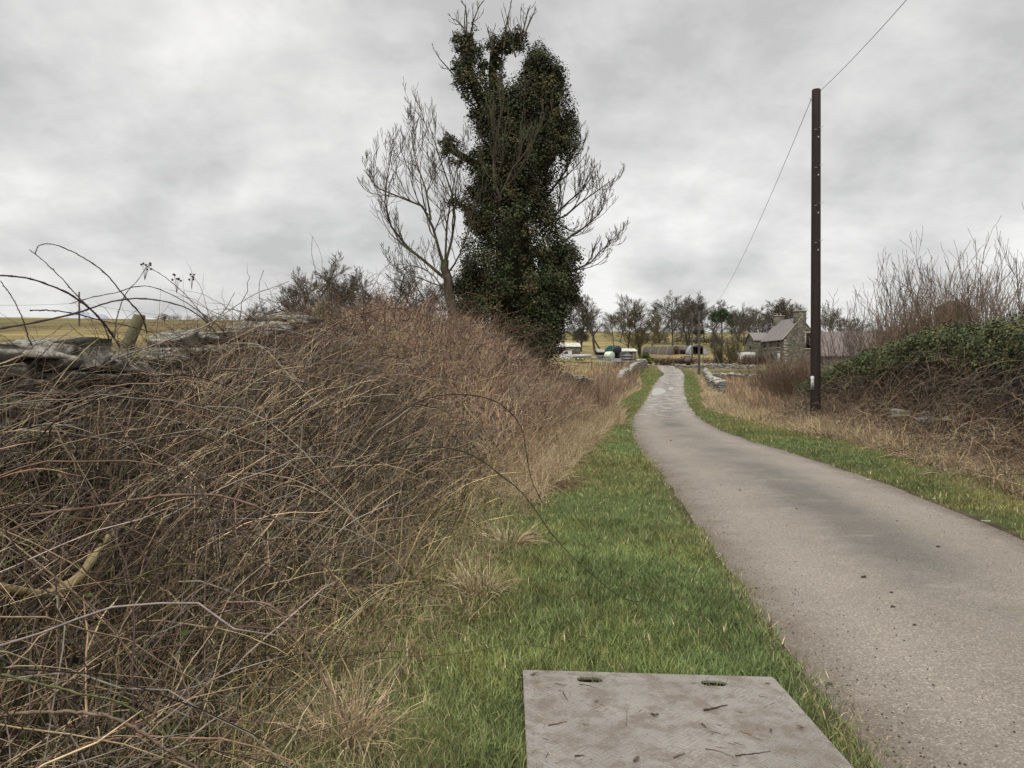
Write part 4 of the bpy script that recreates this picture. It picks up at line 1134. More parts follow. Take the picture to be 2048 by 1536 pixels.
for _ in range(110):
    a = rng.uniform(0, 6.28); r_ = rng.random() ** .5 * .5
    pc.append((r_ * math.cos(a), r_ * math.sin(a), (.93 - r_ * r_ * .7) - .22 * rng.random() ** 2, .075))
evergreen('pine_tree', 1441, 186, 612, 6.4, pc, 'flat topped dark green pine among the bare trees by the far pole', 'tree', (.035, .055, .02), (.08, .10, .03), .85)
pc = [(math.cos(a) * .3 * k, math.sin(a) * .3 * k, .55 + .3 * (1 - k), .17) for k in (0, 1) for a in np.linspace(0, 6.28, 9)]
evergreen('evergreen_bush', 1396, 205, 632, 3.4, pc, 'small dark evergreen crown in front of the bare trees, left of the pine', 'tree', (.03, .045, .02), (.06, .07, .03), .7)
pc = [(math.cos(a) * .34 * k, math.sin(a) * .34 * k, .4 + .35 * (1 - k) + .1 * rng.random(), .2) for k in (0, .6, 1) for a in np.linspace(0, 6.28, 8)]
evergreen('gorse_bush', 1291, 132, 706, 2.5, pc, 'round yellow green gorse bush at the end of the left wall', 'bush', (.07, .09, .018), (.2, .21, .03), .5)
evergreen('evergreen_bush', 1160, 230, 655, 5.2, pc, 'dark evergreen bush on the skyline behind the white sheds', 'bush', (.03, .045, .022), (.06, .07, .03), .5)
evergreen('gorse_bush', 1905, 34, 590, 3.0, [(c[0], c[1], c[2], c[3]) for c in pc], 'dark conifer bush half hidden by the tall shrubs on the right', 'bush', (.04, .05, .022), (.08, .09, .03), .6)
# dark hedge line on the skyline to the left and distant hedges
def hedge_line(name, pts, hh, wd, label, g1, g3, mat=M_leaf, n=40):
    e = empty(name, (pts[0][0], pts[0][1], float(H(*pts[0]))), label, 'hedge'); cl = []
    o = arr(e.location); P_ = arr(pts)
    for k in range(n):
        f = rng.random() * (len(P_) - 1); j = min(int(f), len(P_) - 2); p = P_[j] * (1 - f + j) + P_[j + 1] * (f - j)
        p = p + rng.normal(0, wd * .3, 2)
        cl.append((np.array([p[0], p[1], float(H(p[0], p[1])) + hh * rng.uniform(.2, .8)]), np.array((0, 0, 1.)), hh * .4, rng.uniform(.6, 1.4), .9))
    V, T, C = leafcloud(cl, 150, .2 if hh > 2 else .12, o, g1, (.12, .075, .05), g3, 0.0)
    link('foliage', np_mesh('foliage', V, None, T, col=C), mat, e)
    sb = np.stack([rng.uniform(P_[:, 0].min(), P_[:, 0].max(), 60), np.interp(rng.random(60), [0, 1], [P_[0, 1], P_[-1, 1]]), np.zeros(60)], -1)
    f = np.linspace(0, 1, 60); sb[:, 0] = np.interp(f * (len(P_) - 1), np.arange(len(P_)), P_[:, 0]); sb[:, 1] = np.interp(f * (len(P_) - 1), np.arange(len(P_)), P_[:, 1]); sb[:, 2] = H(sb[:, 0], sb[:, 1])
    a, b_ = stems(sb - o, np.full(60, hh * .9), np.full(60, 1.4), rng.uniform(0, 6, 60), np.zeros(60), np.full(60, .03), K=4)
    tubes('stems', a, b_, M_bark_far, 3, None, e)
hedge_line('hedge', [(-95, 205), (-70, 205), (-48, 200)], 2.0, 2.0, 'dark hedge on the skyline between the snowy hills and the leaning post', (.035, .045, .025), (.06, .06, .03), n=60)
hedge_line('hedge', [(33, 140), (40, 141), (47, 143)], 1.8, 1.6, 'brown hedge between the arched huts and the bend of the lane', (.11, .07, .05), (.15, .11, .07), n=70)
hedge_line('hedge', [(26, 140), (33, 140)], 1.5, 1.4, 'russet hedge directly behind the bend of the lane', (.12, .075, .055), (.15, .1, .07), n=50)
hedge_line('hedge', [(40, 245), (62, 240), (80, 230)], 3.2, 3.0, 'dark undergrowth beneath the trees behind the huts', (.045, .042, .028), (.08, .07, .04), n=90)

# ------------------------------------------------------------------ right hand wall, ivy hedge and shrubs
_hr = ([5, 8, 11, 14, 18, 21, 24, 27], [2.4, 2.4, 2.45, 2.5, 2.5, 2.3, 2.0, 1.3])      # hedge top z
def XH(y): return np.interp(y, [4, 8, 11, 16, 21, 25, 28], [7.6, 7.9, 8.2, 9.4, 9.9, 10.1, 10.2])
wp = [(float(XH(y)) + .55, y) for y in (4, 8, 12, 16, 20, 24.5)]
wall('drystone_wall', wp, lambda x, y, s: H(x, y) - .1, lambda x, y, s: np.interp(y, *_hr) - .75, .6, .24, .1, M_stone_dk,
     'old field wall under the ivy hedge behind the telegraph pole', rough=.3)
ivh = empty('ivy_hedge', (float(XH(15)), 15, 0), 'dense ivy hedge capping the old wall right of the telegraph pole', 'hedge')
ho = arr(ivh.location); cl = []
for _ in range(2900):
    y = rng.uniform(4, 27.5); tp = float(np.interp(y, *_hr)) + (float(vnoise(y, 0, .9, 71)) - .5) * .3
    a = rng.random()
    frontf = rng.random() < .55
    low = .55 + .5 * (float(vnoise(y, 3, .6, 72)))
    if frontf:
        z = rng.uniform(max(.4, tp - low), tp - .1); x = float(XH(y)) + .08 + .35 * (tp - z) * -.15 + rng.normal(0, .08)
        nn = np.array((-1., -.3, .3))
    else:
        z = tp - rng.random() * .15; x = float(XH(y)) + rng.uniform(.0, 1.5); nn = np.array((0, 0, 1.))
        z -= .5 * max(0, x - XH(y) - .9)
    if y > 20 and rng.random() < .35: continue
    cl.append((np.array([x, y, z]), nn, .17 * rng.uniform(.7, 1.3), rng.uniform(.6, 1.5), rng.random()))
V, T, C = leafcloud(cl, 46, .040, ho, (.045, .062, .02), (.085, .075, .032), (.10, .12, .04), .35)
link('ivy_foliage', np_mesh('ivy_foliage', V, None, T, col=C), M_leaf, ivh)
n = 5600
y = rng.uniform(4, 27.5, n); tp = np.interp(y, *_hr); z = rng.uniform(.08, 1, n) * (tp - .42 - .3 * vnoise(y, y * 0, .8, 73))
x = XH(y) - .05 - rng.random(n) * .35 * (1.2 - z / tp)
b = np.stack([x, y, z], -1) - ho
PT, RD = stems(b, rng.uniform(.3, 1.1, n), rng.normal(.1, .8, n), rng.uniform(-3.14, 3.14, n), rng.uniform(0, .9, n), rng.uniform(.0022, .0055, n), K=7, wig=.25)
tubes('woody_stems', PT, RD, M_stem, 3, pal(n, brown=3, tan=1.5, dark=2.6, grey=1.6), ivh)
# brambles and straw at the foot of the right hedge
n = 9000
y = rng.uniform(4, 26, n); f = rng.random(n) ** 1.2
x = XH(y) - f * 1.9; z0 = H(x, y)
b = np.stack([x, y, z0 + (1 - f) * rng.random(n) * 1.1], -1)
PT, RD = stems(b, rng.uniform(.2, .85, n), rng.normal(.6, .5, n), rng.uniform(-3.14, 3.14, n), rng.uniform(.1, .9, n), rng.uniform(.0018, .004, n) * (1 + y * .02), K=6, wig=.18)
o = tubes('bramble_tangle', PT, RD, M_stem, 3, pal(n, straw=1.8, tan=2.8, brown=3.0, dark=2.2, red=.7, grey=1.0)); tag(o, kind='stuff', label='brown bramble stems at the foot of the ivy hedge')

def shrub(px, D, top, nst, wid, label, mat, minr=.006, name='bare_shrub', lvls=2, base=None, nch=(4, 5), rbase=.022, ratio=.45):
    x = PX(px, D); g = float(H(x, D)) if base is None else base; hh = PZ(top, D) - g
    e = empty(name, (x, D, g), label, 'shrub', 'bare shrubs'); out = []
    for k in range(nst):
        a = rng.uniform(0, 6.28); ln = rng.random() ** .7 * wid
        d = (math.cos(a) * ln, math.sin(a) * ln, hh * rng.uniform(.62, .86))
        L_ = np.linalg.norm(d) * rng.uniform(.72, 1.0)
        grow((math.cos(a) * .25 * rng.random() * wid, math.sin(a) * .25 * rng.random() * wid, 0), d, L_, rbase, lvls, out, list(nch), .22, .5, ratio, .09, 7, .25, .55)
    a_ = resample(out, minr, 6)
    tubes('stems', a_[0], a_[1], mat, 3, None, e)
shrub(1700, 26, 555, 15, 1.9, 'sparse bare shrub just right of the telegraph pole', M_shrub, .006)
shrub(1760, 25, 520, 15, 1.8, 'bare shrub with pale upright shoots, second right of the telegraph pole', M_shrub, .006)
shrub(1835, 24, 458, 11, 2.1, 'tall bare shrub with a brown base standing over the middle of the ivy hedge', M_shrub, .006)
shrub(1885, 27, 450, 12, 2.3, 'tallest bare shrub in the middle of the right hand thicket', M_shrub, .006)
shrub(1940, 24, 460, 11, 2.1, 'tall bare shrub right of the tallest one, before the frame edge', M_shrub, .006)
shrub(1995, 21, 480, 10, 1.8, 'bare shrub second from the right frame edge above the ivy', M_shrub, .005)
shrub(2068, 17, 400, 16, 1.5, 'dark bare shrub reaching in from the right frame edge', M_shrub, .0045, nch=(5, 7))
shrub(1800, 22, 580, 60, 1.6, 'dense low brown shrub behind the crest of the ivy hedge', M_shrub_r, .0055, rbase=.012)
shrub(1870, 22, 520, 70, 1.8, 'dense russet shrub filling the middle of the right thicket', M_shrub_r, .0055, rbase=.012)
shrub(1960, 21, 530, 70, 1.8, 'dense russet shrub at the right of the thicket', M_shrub_r, .0055, rbase=.012)
shrub(1735, 24, 620, 30, 1.4, 'thin twiggy shrub in front of the slate barn roof', M_shrub, .005, rbase=.012)
shrub(1592, 34, 700, 110, 1.7, 'round brown twiggy bush left of the telegraph pole before the farmhouse gable', M_shrub_r, .007, rbase=.012)
shrub(1552, 42, 715, 90, 2.0, 'lower brown twiggy bush beside the crossing field wall', M_shrub_r, .008, rbase=.014)
shrub(1466, 130, 668, 30, 1.9, 'yellow green willow bush at the left end of the white ruined wall', M_bark_far2, .02, rbase=.04)
shrub(1440, 134, 680, 26, 1.8, 'olive bush beneath the pine', M_bark_far2, .02, rbase=.04)
dtree(1434, 130, 655, 's2', 'young bare tree with a pale stem in front of the pine', 1.1)

# ------------------------------------------------------------------ telegraph poles
tm = MT('creosoted_timber', .75, .25)
tn = tm.noise(12, 6, .65, (6, 6, .35))
tm.base(tm.ramp(tn, (.3, (.012, .008, .007)), (.62, (.032, .022, .019)), (.85, (.075, .055, .046))))
tm.bump(tn, .8, .01)
tm2 = m_bark('old_pole', (.05, .04, .035), (.12, .1, .09), 3)
steel = MT('galvanised_steel', .45, .5); steel.b.inputs['Metallic'].default_value = .7; steel.base(steel.ramp(steel.noise(20), (.3, (.3, .3, .3)), (.7, (.5, .5, .5))))
plate = MT('number_plate', .6, .3)
pn2 = plate.vor(1, out='Color')
plate.base(plate.ramp(plate.noise(55, 5, .8, (1.4, 1, .45)), (.47, (.72, .72, .7)), (.54, (.08, .075, .07))))
def pole(px, row_top, D, r_, label, zb=None, detail=True, mat=None):
    x = PX(px, D); g = float(H(x, D)); zt = PZ(row_top, D)
    e = empty('telegraph_pole', (x, D, g), label, 'telegraph pole')
    hh = zt - g; K = 14; t = np.linspace(0, 1, K)
    pts = np.stack([0 * t, 0 * t, -.3 + t * (hh + .3)], -1); rd = r_ * (1.06 - .16 * t)
    pts = np.concatenate([pts, pts[-1:] + [[0, 0, .02]], pts[-1:] + [[0, 0, .035]]]); rd = np.concatenate([rd, [r_ * .84, .002]])
    tubes('shaft', pts[None], rd[None], mat or tm.m, 20, None, e)
    return e, x, g, zt
pe, plx, plg, plz = pole(1631, 182, 23.2, .142, 'tall dark timber telegraph pole with a white number plate on the right verge')
pD = 23.2
for row in (262, 337, 412, 486):
    z = PZ(row, pD) - plg
    for s in (-1, 1):
        x0 = s * .03
        pts = arr([[(x0, -.10, z + .04 * s), (x0 + s * .015, -.19, z + .04 * s), (x0 + s * .03, -.20, z + .04 * s + .01), (x0 + s * .09, -.20, z + .04 * s), (x0 + s * .10, -.205, z + .04 * s + .035)]])
        if s == 1 or True: tubes('pole_step', pts, np.full((1, 5), .008), steel.m, 6, None, pe)
    V, Q = stones(arr([(0.01, -.148, z - .24)]), arr([(.022, .012, .022)]), arr([0.]), arr([0.]), .02)
    link('bolt', np_mesh('bolt', V, Q), steel.m, pe)
pl = boxes('number_plate', [(-.135, -.04, -.151, -.141, PZ(779, pD) - plg, PZ(752, pD) - plg)], plate.m, pe)
pl.rotation_euler = (0, 0, R(-18))
pl.location = (-.01, .0, 0)
hk = tubes('wire_hook', arr([[(-.13, 0, PZ(203, pD) - plg), (-.17, 0, PZ(203, pD) - plg + .02), (-.19, 0, PZ(199, pD) - plg), (-.17, 0, PZ(197, pD) - plg + .02), (-.15, 0, PZ(200, pD) - plg)]]), np.full((1, 5), .009), steel.m, 6, None, pe)
fe, fx, fg, fz = pole(1398, 622, 104, .16, 'thin far telegraph pole beside the lane at the end of the right wall', mat=tm2)
pole(1384, 624, 152, .13, 'farthest grey pole in front of the corrugated hut', mat=tm2)
pole(159, 584, 112, .12, 'lone thin pole on the skyline of the left field', mat=tm2)
pole(1128, 600, 150, .10, 'thin grey pole rising beside the white shed near the ivy', mat=tm2)
boxes('notice_board', [(-.25, .25, -.04, 0, 1.1, 1.5)], plate.m, fe) if False else None
wm2 = MT('overhead_cable', .6, .3); wm2.base(wm2.ramp(wm2.noise(2), (.3, (.05, .05, .05)), (.7, (.09, .09, .09))))
def cable(a, b, sag, r_, label, K=60):
    a, b = arr(a), arr(b); t = np.linspace(0, 1, K)[:, None]; p = a + (b - a) * t; p[:, 2] -= (4 * sag * t * (1 - t))[:, 0]
    o = tubes('overhead_wire', p[None], np.full((1, K), r_), wm2.m, 5); return tag(o, label, 'cable')
cable((plx - .17, pD, PZ(203, pD)), (fx, 104, fz - .3), 2.0, .0085, 'overhead wire sagging from the near pole down to the far pole')
cable((plx + .11, pD, PZ(184, pD)), (.9, -22, 9.3), 1.75, .007, 'overhead wire running from the near pole top out of the upper frame edge')
cable((PX(159, 112), 112, PZ(606, 112)), (PX(-200, 112), 105, PZ(600, 112)), .8, .02, 'pair of faint wires left of the thin skyline pole')
cable((PX(159, 112), 112, PZ(606, 112)), (PX(700, 150), 150, PZ(640, 150)), 1.5, .02, 'faint wire running right from the thin skyline pole')

# ------------------------------------------------------------------ farmhouse
hm = MT('rubble_masonry', .92, .15)
cell = hm.vor(3.2, out='Color', stretch=(1, 1, 2.0)); cs_ = hm.n('ShaderNodeSeparateColor'); hm.t.links.new(cell, cs_.inputs[0])
jt = hm.vor(3.2, 'DISTANCE_TO_EDGE', stretch=(1, 1, 2.0))
cc = hm.ramp(cs_.outputs[0], (0.0, (.06, .058, .048)), (.5, (.135, .125, .1)), (1.0, (.24, .22, .175)))
cc = hm.mix(hm.ramp(hm.noise(.8, 5), (.5, 0.0), (.65, .5)), cc, (.09, .11, .055))
cc = hm.mix(hm.ramp(jt, (.0, 1.0), (.06, 0.0)), cc, (.05, .045, .04))
hm.base(cc); hm.bump(jt, .8, .05)
sl = MT('slate', .6, .35)
sr_ = sl.n('ShaderNodeTexBrick'); sl.t.links.new(sl.co, sr_.inputs[0]); sr_.inputs['Scale'].default_value = 3.0
sr_.inputs['Color1'].default_value = (.135, .12, .118, 1); sr_.inputs['Color2'].default_value = (.20, .18, .175, 1); sr_.inputs['Mortar'].default_value = (.07, .06, .06, 1)
sl.base(sl.mix(sl.ramp(sl.noise(.9, 5), (.5, 0.0), (.7, .5)), sr_.outputs[0], (.2, .19, .13)))
slb = MT('brown_slate', .7, .3); slb.base(slb.mix(slb.ramp(slb.noise(.5, 4), (.45, 0.0), (.7, .4)), slb.ramp(slb.noise(5, 3, .6, (1, 1, 3)), (.3, (.12, .09, .085)), (.7, (.165, .138, .128))), (.15, .13, .105)))
dress = MT('dressed_stone', .9, .15); dress.base(dress.ramp(dress.noise(4, 5), (.3, (.17, .155, .125)), (.7, (.32, .3, .25))))
void = MT('painted_dark_interior', .9, .05); void.base(void.ramp(void.noise(2), (.3, (.008, .007, .006)), (.7, (.03, .025, .02))))  # near-black colour painted in for the unlit inside of openings
wht = MT('whitewash', .85, .2); wht.base(wht.ramp(wht.noise(1.3, 6, .7), (.42, (.33, .32, .28)), (.6, (.55, .54, .5))))
glass = MT('old_glass', .2, .5); glass.base(glass.ramp(glass.noise(1.0), (.3, (.02, .02, .02)), (.7, (.06, .06, .055))))
pfr = MT('white_paint', .6, .3); pfr.base(pfr.ramp(pfr.noise(3, 4), (.3, (.36, .355, .33)), (.7, (.55, .545, .52))))

hx, hy = 49.6, 140.0
hz0 = 4.2
rz = math.atan2(.12, 1)
house = empty('farmhouse', (hx, hy, hz0), 'roofless looking old stone farmhouse with slate roof and two chimneys beyond the field wall', 'house', rz=rz)
house['label'] = 'derelict stone farmhouse with grey slate roof and two chimneys left of the telegraph pole'
# local: x along gable (0..6.2), y away along front (0..10), z up.   front wall is the x=0 face
GW, HL, EV, RG = 6.4, 9.5, 4.6, 8.4
gp_ = [(0, 0, -1.5), (GW, 0, -1.5), (GW, 0, EV), (GW / 2, 0, RG), (0, 0, EV)]
prism('walls', gp_, (0, HL, 0), hm.m, house)
# roof: two slabs overhanging, with a bell-cast foot
rs = [(-.35, -.12, EV - .18), (-.30, -.12, EV - .04), (.55, -.12, EV + .92), (GW / 2, -.12, RG + .22), (GW - .55, -.12, EV + .92), (GW + .3, -.12, EV - .04), (GW + .35, -.12, EV - .18), (GW - .5, -.12, EV + .72), (GW / 2, -.12, RG + .02), (.5, -.12, EV + .72)]
prism('roof', [(a, .35, c_) for a, b_, c_ in rs], (0, HL - .6, 0), sl.m, house)
prism('gable_coping', [(a, -.08, c_ + .06) for a, b_, c_ in rs], (0, .42, 0), dress.m, house)
def chimney(y0, x0, x1, zt_, label):
    ch = boxes('chimney', [(x0, x1, y0, y0 + .95, RG - 1.6, zt_)], hm.m, house)
    boxes('chimney_cap', [(x0 - .1, x1 + .1, y0 - .1, y0 + 1.05, zt_ + .003, zt_ + .22)], dress.m, ch)
    for k in (0, 1):
        z_ = np.array([[(x0 + (x1 - x0) * (.3 + .4 * k), y0 + .45, zt_ + .22), (x0 + (x1 - x0) * (.3 + .4 * k), y0 + .45, zt_ + .65)]])
        tubes('chimney_pot', z_, np.full((1, 2), .14), dress.m, 8, None, ch)
chimney(.05, GW / 2 - 1.0, GW / 2 + 1.0, RG + 1.2, '')
chimney(HL - 1.1, GW / 2 - .9, GW / 2 + .9, RG + 1.0, '')
# gable loft opening (solid box, inner shade painted on) with dressed surround
boxes('loft_opening', [(4.15, 5.35, -.03, .2, 3.0, 5.6)], void.m, house)
boxes('opening_surround', [(3.85, 4.147, -.06, .15, 2.9, 5.6), (5.353, 5.65, -.06, .15, 2.9, 5.6), (3.8, 5.7, -.07, .15, 5.603, 5.95), (3.8, 5.7, -.09, .15, 2.65, 2.897)], dress.m, house)
qn = []
for k in range(9):
    w_ = .62 if k % 2 else .36
    qn.append((-.035, w_, -.035, .9 - w_, -.2 + k * .52, .3 + k * .52))
boxes('quoins', qn, dress.m, house)
def opening(y0, y1, z0, z1, kind='window'):
    f = boxes(kind, [(-.045, .1, y0, y1, z0, z1)], glass.m if kind == 'window' else pfr.m, house)
    boxes('sill' if kind == 'window' else 'lintel', [(-.09, .1, y0 - .15, y1 + .15, z0 - .2, z0 - .003)] if kind == 'window' else [(-.08, .1, y0 - .2, y1 + .2, z1 + .003, z1 + .3)], dress.m, f)
    boxes('frame', [(-.07, -.047, y0, y0 + .09, z0, z1), (-.07, -.047, y1 - .09, y1, z0, z1), (-.07, -.047, y0 + .09, y1 - .09, (z0 + z1) / 2 - .04, (z0 + z1) / 2 + .04)], dress.m if kind != 'window' else hm.m, f)
opening(.9 + .8, .9 + 1.9, 0.0, 2.2, 'door')
opening(4.4, 5.3, .9, 2.3); opening(7.2, 8.1, .9, 2.3)
opening(1.9, 2.8, 3.2, 4.4); opening(5.0, 5.8, 3.2, 4.4); opening(7.6, 8.5, 3.2, 4.4)
# lower cross wing with its own gabled roof
wg = [(-1.4, HL + .05, -1.5), (-1.4, HL + .05, 4.9), (-1.4, HL + 2.0, 6.2), (-1.4, HL + 3.9, 4.9), (-1.4, HL + 3.9, -1.5)]
prism('wing_walls', wg, (3.6, 0, 0), hm.m, house)
wr_ = [(-1.7, HL - .15, 4.72), (-1.7, HL - .1, 4.95), (-1.7, HL + 2.0, 6.42), (-1.7, HL + 4.1, 4.95), (-1.7, HL + 4.15, 4.72), (-1.7, HL + 2.0, 6.25)]
prism('wing_roof', wr_, (4.0, 0, 0), sl.m, house)
for z0_, z1_ in ((.9, 2.3), (3.2, 4.4)): boxes('wing_window', [(-1.44, -1.3, HL + 1.5, HL + 2.4, z0_, z1_)], glass.m, house)
# lean-to at right of gable
lt_ = empty('outhouse', (57.2, 141.5, 4.2), 'low stone lean to with a lichened lintel right behind the telegraph pole', 'outbuilding', rz=rz)
boxes('walls', [(0, 5, 0, 4, -1.5, 2.7)], hm.m, lt_)
prism('roof', [(-.2, -.3, 2.6), (-.2, -.3, 2.78), (-.2, 4.2, 3.9), (-.2, 4.2, 3.7)], (5.4, 0, 0), dress.m, lt_)
boxes('window', [(2.0, 3.2, -.04, .1, 1.2, 2.2)], void.m, lt_)
# white ruined wall
wx = PX(1476, 146)
ww = empty('ruined_shed', (wx, 146, float(H(wx, 146))), 'white rendered roofless shed wall left of the stone farmhouse', 'shed')
boxes('walls', [(0, 3.3, 0, .35, -.6, PZ(703, 146) - float(H(wx, 146))), (3.0, 3.3, .353, 4, -.6, 2.2), (0, .3, .353, 4, -.6, 2.4)], wht.m, ww)
boxes('wall_cap', [(-.05, 3.35, -.06, .4, PZ(703, 146) - float(H(wx, 146)) + .003, PZ(703, 146) - float(H(wx, 146)) + .14)], hm.m, ww)
# long barn
bx = PX(1622, 127)
barn = empty('slate_barn', (bx, 124, float(H(bx, 124))), 'long low barn with a brown slate roof seen through the bare shrubs', 'barn', rz=R(-23))
bz = float(H(bx, 124)); be = PZ(712, 124) - bz; brg = PZ(664, 127.5) - bz
boxes('walls', [(0, 16, .3, 6.7, -1, be)], hm.m, barn)
prism('roof', [(-.3, 0, be - .1), (-.3, 0, be + .08), (-.3, 3.5, brg), (-.3, 7, be + .08), (-.3, 7, be - .1), (-.3, 3.5, brg - .2)], (16.6, 0, 0), slb.m, barn)
boxes('gutter', [(-.3, 16.3, -.12, 0, be - .08, be + .04)], dress.m, barn)
boxes('skylight', [(5.2, 5.9, 2.2, 2.9, be + 1.2, be + 1.9)], wht.m, barn) if False else None

# ------------------------------------------------------------------ arched huts
cor = MT('rusty_corrugated_iron', .7, .3)
cw = cor.n('ShaderNodeTexWave', wave_type='BANDS', bands_direction='X'); cor.t.links.new(cor.co, cw.inputs[0]); cw.inputs['Scale'].default_value = 2.2
cor.base(cor.mix(cor.ramp(cor.noise(1.1, 5, .7), (.46, 0.0), (.6, .8)), (.075, .07, .066), (.12, .075, .05))); cor.bump(cw.outputs['Fac'], .6, .03)
pale = MT('pale_corrugated_iron', .55, .4); pale.base(pale.ramp(pale.noise(1.5, 5), (.35, (.22, .23, .24)), (.7, (.34, .35, .36))))
brick = MT('old_brick', .9, .1)
bt = brick.n('ShaderNodeTexBrick'); brick.t.links.new(brick.co, bt.inputs[0]); bt.inputs['Scale'].default_value = 3.5
bt.inputs['Color1'].default_value = (.17, .085, .06, 1); bt.inputs['Color2'].default_value = (.11, .065, .05, 1); bt.inputs['Mortar'].default_value = (.16, .13, .11, 1)
brick.base(bt.outputs[0])
def arch_shell(name, r0, r1, x0, x1, mat, parent, n=18, squash=1.0):
    a = np.linspace(0, math.pi, n); V = []
    for x in (x0, x1):
        for r_ in (r0, r1):
            V += [(x, math.cos(t) * r_, math.sin(t) * r_ * squash) for t in a]
    V = arr(V); i = np.arange(n - 1); o_ = lambda k: k * n + i
    q = [np.stack([o_(a_), o_(a_) + 1, o_(b_) + 1, o_(b_)], -1) for a_, b_ in ((0, 2), (3, 1), (1, 0), (2, 3))]
    q += [np.array([[0, 2 * n, 3 * n, n], [n - 1, 2 * n - 1, 4 * n - 1, 3 * n - 1]])]
    return link(name, np_mesh(name, V, np.concatenate(q)), mat, parent)
# hut one: long axis runs left-right and slightly towards us; local x = axis
hD = 186.0
hxx = PX(1292, hD + 6)
hut = empty('arched_hut', (hxx, hD + 6, float(H(PX(1330, hD), hD)) - .35), 'dark arched iron hut with pale ribs and a brick end wall behind the bend', 'hut', 'arched huts', rz=R(-38))
arch_shell('shell', 2.35, 2.5, 0, 8.2, cor.m, hut)
for k in range(4): arch_shell('rib', 2.51, 2.60, .1 + k * 2.2, .21 + k * 2.2, dress.m, hut)
n = 16; a = np.linspace(0, math.pi, n)
prism('end_wall', [(8.0, math.cos(t) * 2.33, math.sin(t) * 2.33) for t in a], (.19, 0, 0), brick.m, hut)
boxes('doorway', [(8.14, 8.22, -1.0, .9, 0, 1.7)], void.m, hut)
prism('start_wall', [(.05, math.cos(t) * 2.33, math.sin(t) * 2.33) for t in a], (.19, 0, 0), brick.m, hut)
hx2 = PX(1352, hD + 5)
hut2 = empty('arched_hut', (hx2, hD + 5, float(H(hx2, hD)) + .1), 'brown arched hut section linking the brick end and the open hut', 'hut', 'arched huts', rz=R(-8))
arch_shell('shell', 2.1, 2.25, 0, 4.6, cor.m, hut2); prism('end_wall', [(4.4, math.cos(t) * 2.08, math.sin(t) * 2.08) for t in a], (.15, 0, 0), brick.m, hut2)
boxes('doorway', [(.9, 2.0, -2.3, -1.9, 0, 1.2)], void.m, hut2)
hx3 = PX(1396, hD)
hut3 = empty('arched_hut', (hx3, hD, float(H(hx3, hD)) + .1), 'open fronted arched hut with pale iron sides and a black mouth', 'hut', 'arched huts', rz=R(90))
arch_shell('shell', 2.3, 2.45, 0, 7, pale.m, hut3); prism('back_wall', [(3.0, math.cos(t) * 2.28, math.sin(t) * 2.28) for t in a], (.15, 0, 0), void.m, hut3)  # back wall coloured near black for the shade inside the hut
prism('side_panel', [(-.03, 1.25, 0), (-.03, 1.25, 1.9), (-.03, 1.9, 1.25), (-.03, 2.3, 0)], (.1, 0, 0), pale.m, hut3)
prism('side_panel', [(-.03, -1.25, 0), (-.03, -1.25, 1.9), (-.03, -1.9, 1.25), (-.03, -2.3, 0)], (.1, 0, 0), pale.m, hut3)
prism('side_panel', [(-.03, -1.25, 1.78), (-.03, 1.25, 1.78), (-.03, .5, 2.25), (-.03, -.5, 2.25)], (.1, 0, 0), cor.m, hut3)

# ------------------------------------------------------------------ farmyard
def mat1(name, c1, c2, rough=.5, sc_=2):
    m = MT(name, rough, .4); m.base(m.ramp(m.noise(sc_, 5), (.3, c1), (.7, c2))); return m
m_blk = mat1('black_film', (.008, .009, .014), (.02, .021, .03), .32); m_blk.bump(m_blk.noise(4, 4, .7), .5, .05)
m_grn = mat1('pale_green_film', (.42, .5, .37), (.55, .62, .48), .35); m_grn.bump(m_grn.noise(4, 4, .7), .5, .05)
def bale(px, row, D, rpx, mat, label, squash=1.0, yaw=0.0, lenm=1.25):
    x, y, z = P(px, row, D); r_ = rpx / F * D
    e = empty('silage_bale', (x, y, z - r_ * squash), label, 'silage bale', 'wrapped silage bales', rz=yaw)
    K = 9; t = np.array([-.5, -.49, -.44, -.3, 0, .3, .44, .49, .5]); rd = r_ * np.array([.02, .78, .94, 1.0, 1.02, 1.0, .94, .78, .02])
    pts = np.stack([0 * t, t * lenm, 0 * t + r_], -1)
    o = tubes('film_wrapping', pts[None], rd[None], mat.m, 24, None, e); e.scale = (1, 1, squash)
    # film ridge rings
    for s in (-.49, .49):
        a = np.linspace(0, 2 * math.pi, 24); ring = np.stack([np.cos(a) * r_ * .45, a * 0 + s * lenm * 1.01, np.sin(a) * r_ * .45 + r_], -1)
        tubes('film_fold', ring[None], np.full((1, 24), .02), mat.m, 4, None, e)
BD = 118
bale(1233.5, 700, BD, 9.2, m_blk, 'topmost round black wrapped silage bale of the stack')
bale(1219, 711, BD - 1.0, 11.0, m_grn, 'pale green wrapped silage bale at the left of the stack', .72, .9, 1.1)
bale(1243.5, 712, BD, 9.0, m_blk, 'lower right black wrapped silage bale, slumped', .9)
bale(1233, 716, BD + 1.2, 9.0, m_blk, 'shadowed black bale at the back beneath the topmost one', .9)
bale(1255, 712, BD + 4, 7.0, mat1('dull_black_film', (.03, .03, .033), (.06, .058, .055), .6), 'faded dark bale behind the right end of the bale stack')
bale(1236, 723, BD - 2, 7.5, mat1('grey_film', (.07, .08, .09), (.14, .15, .16), .45), 'flat grey wrapped bale on the ground before the stack', .6, 1.2)
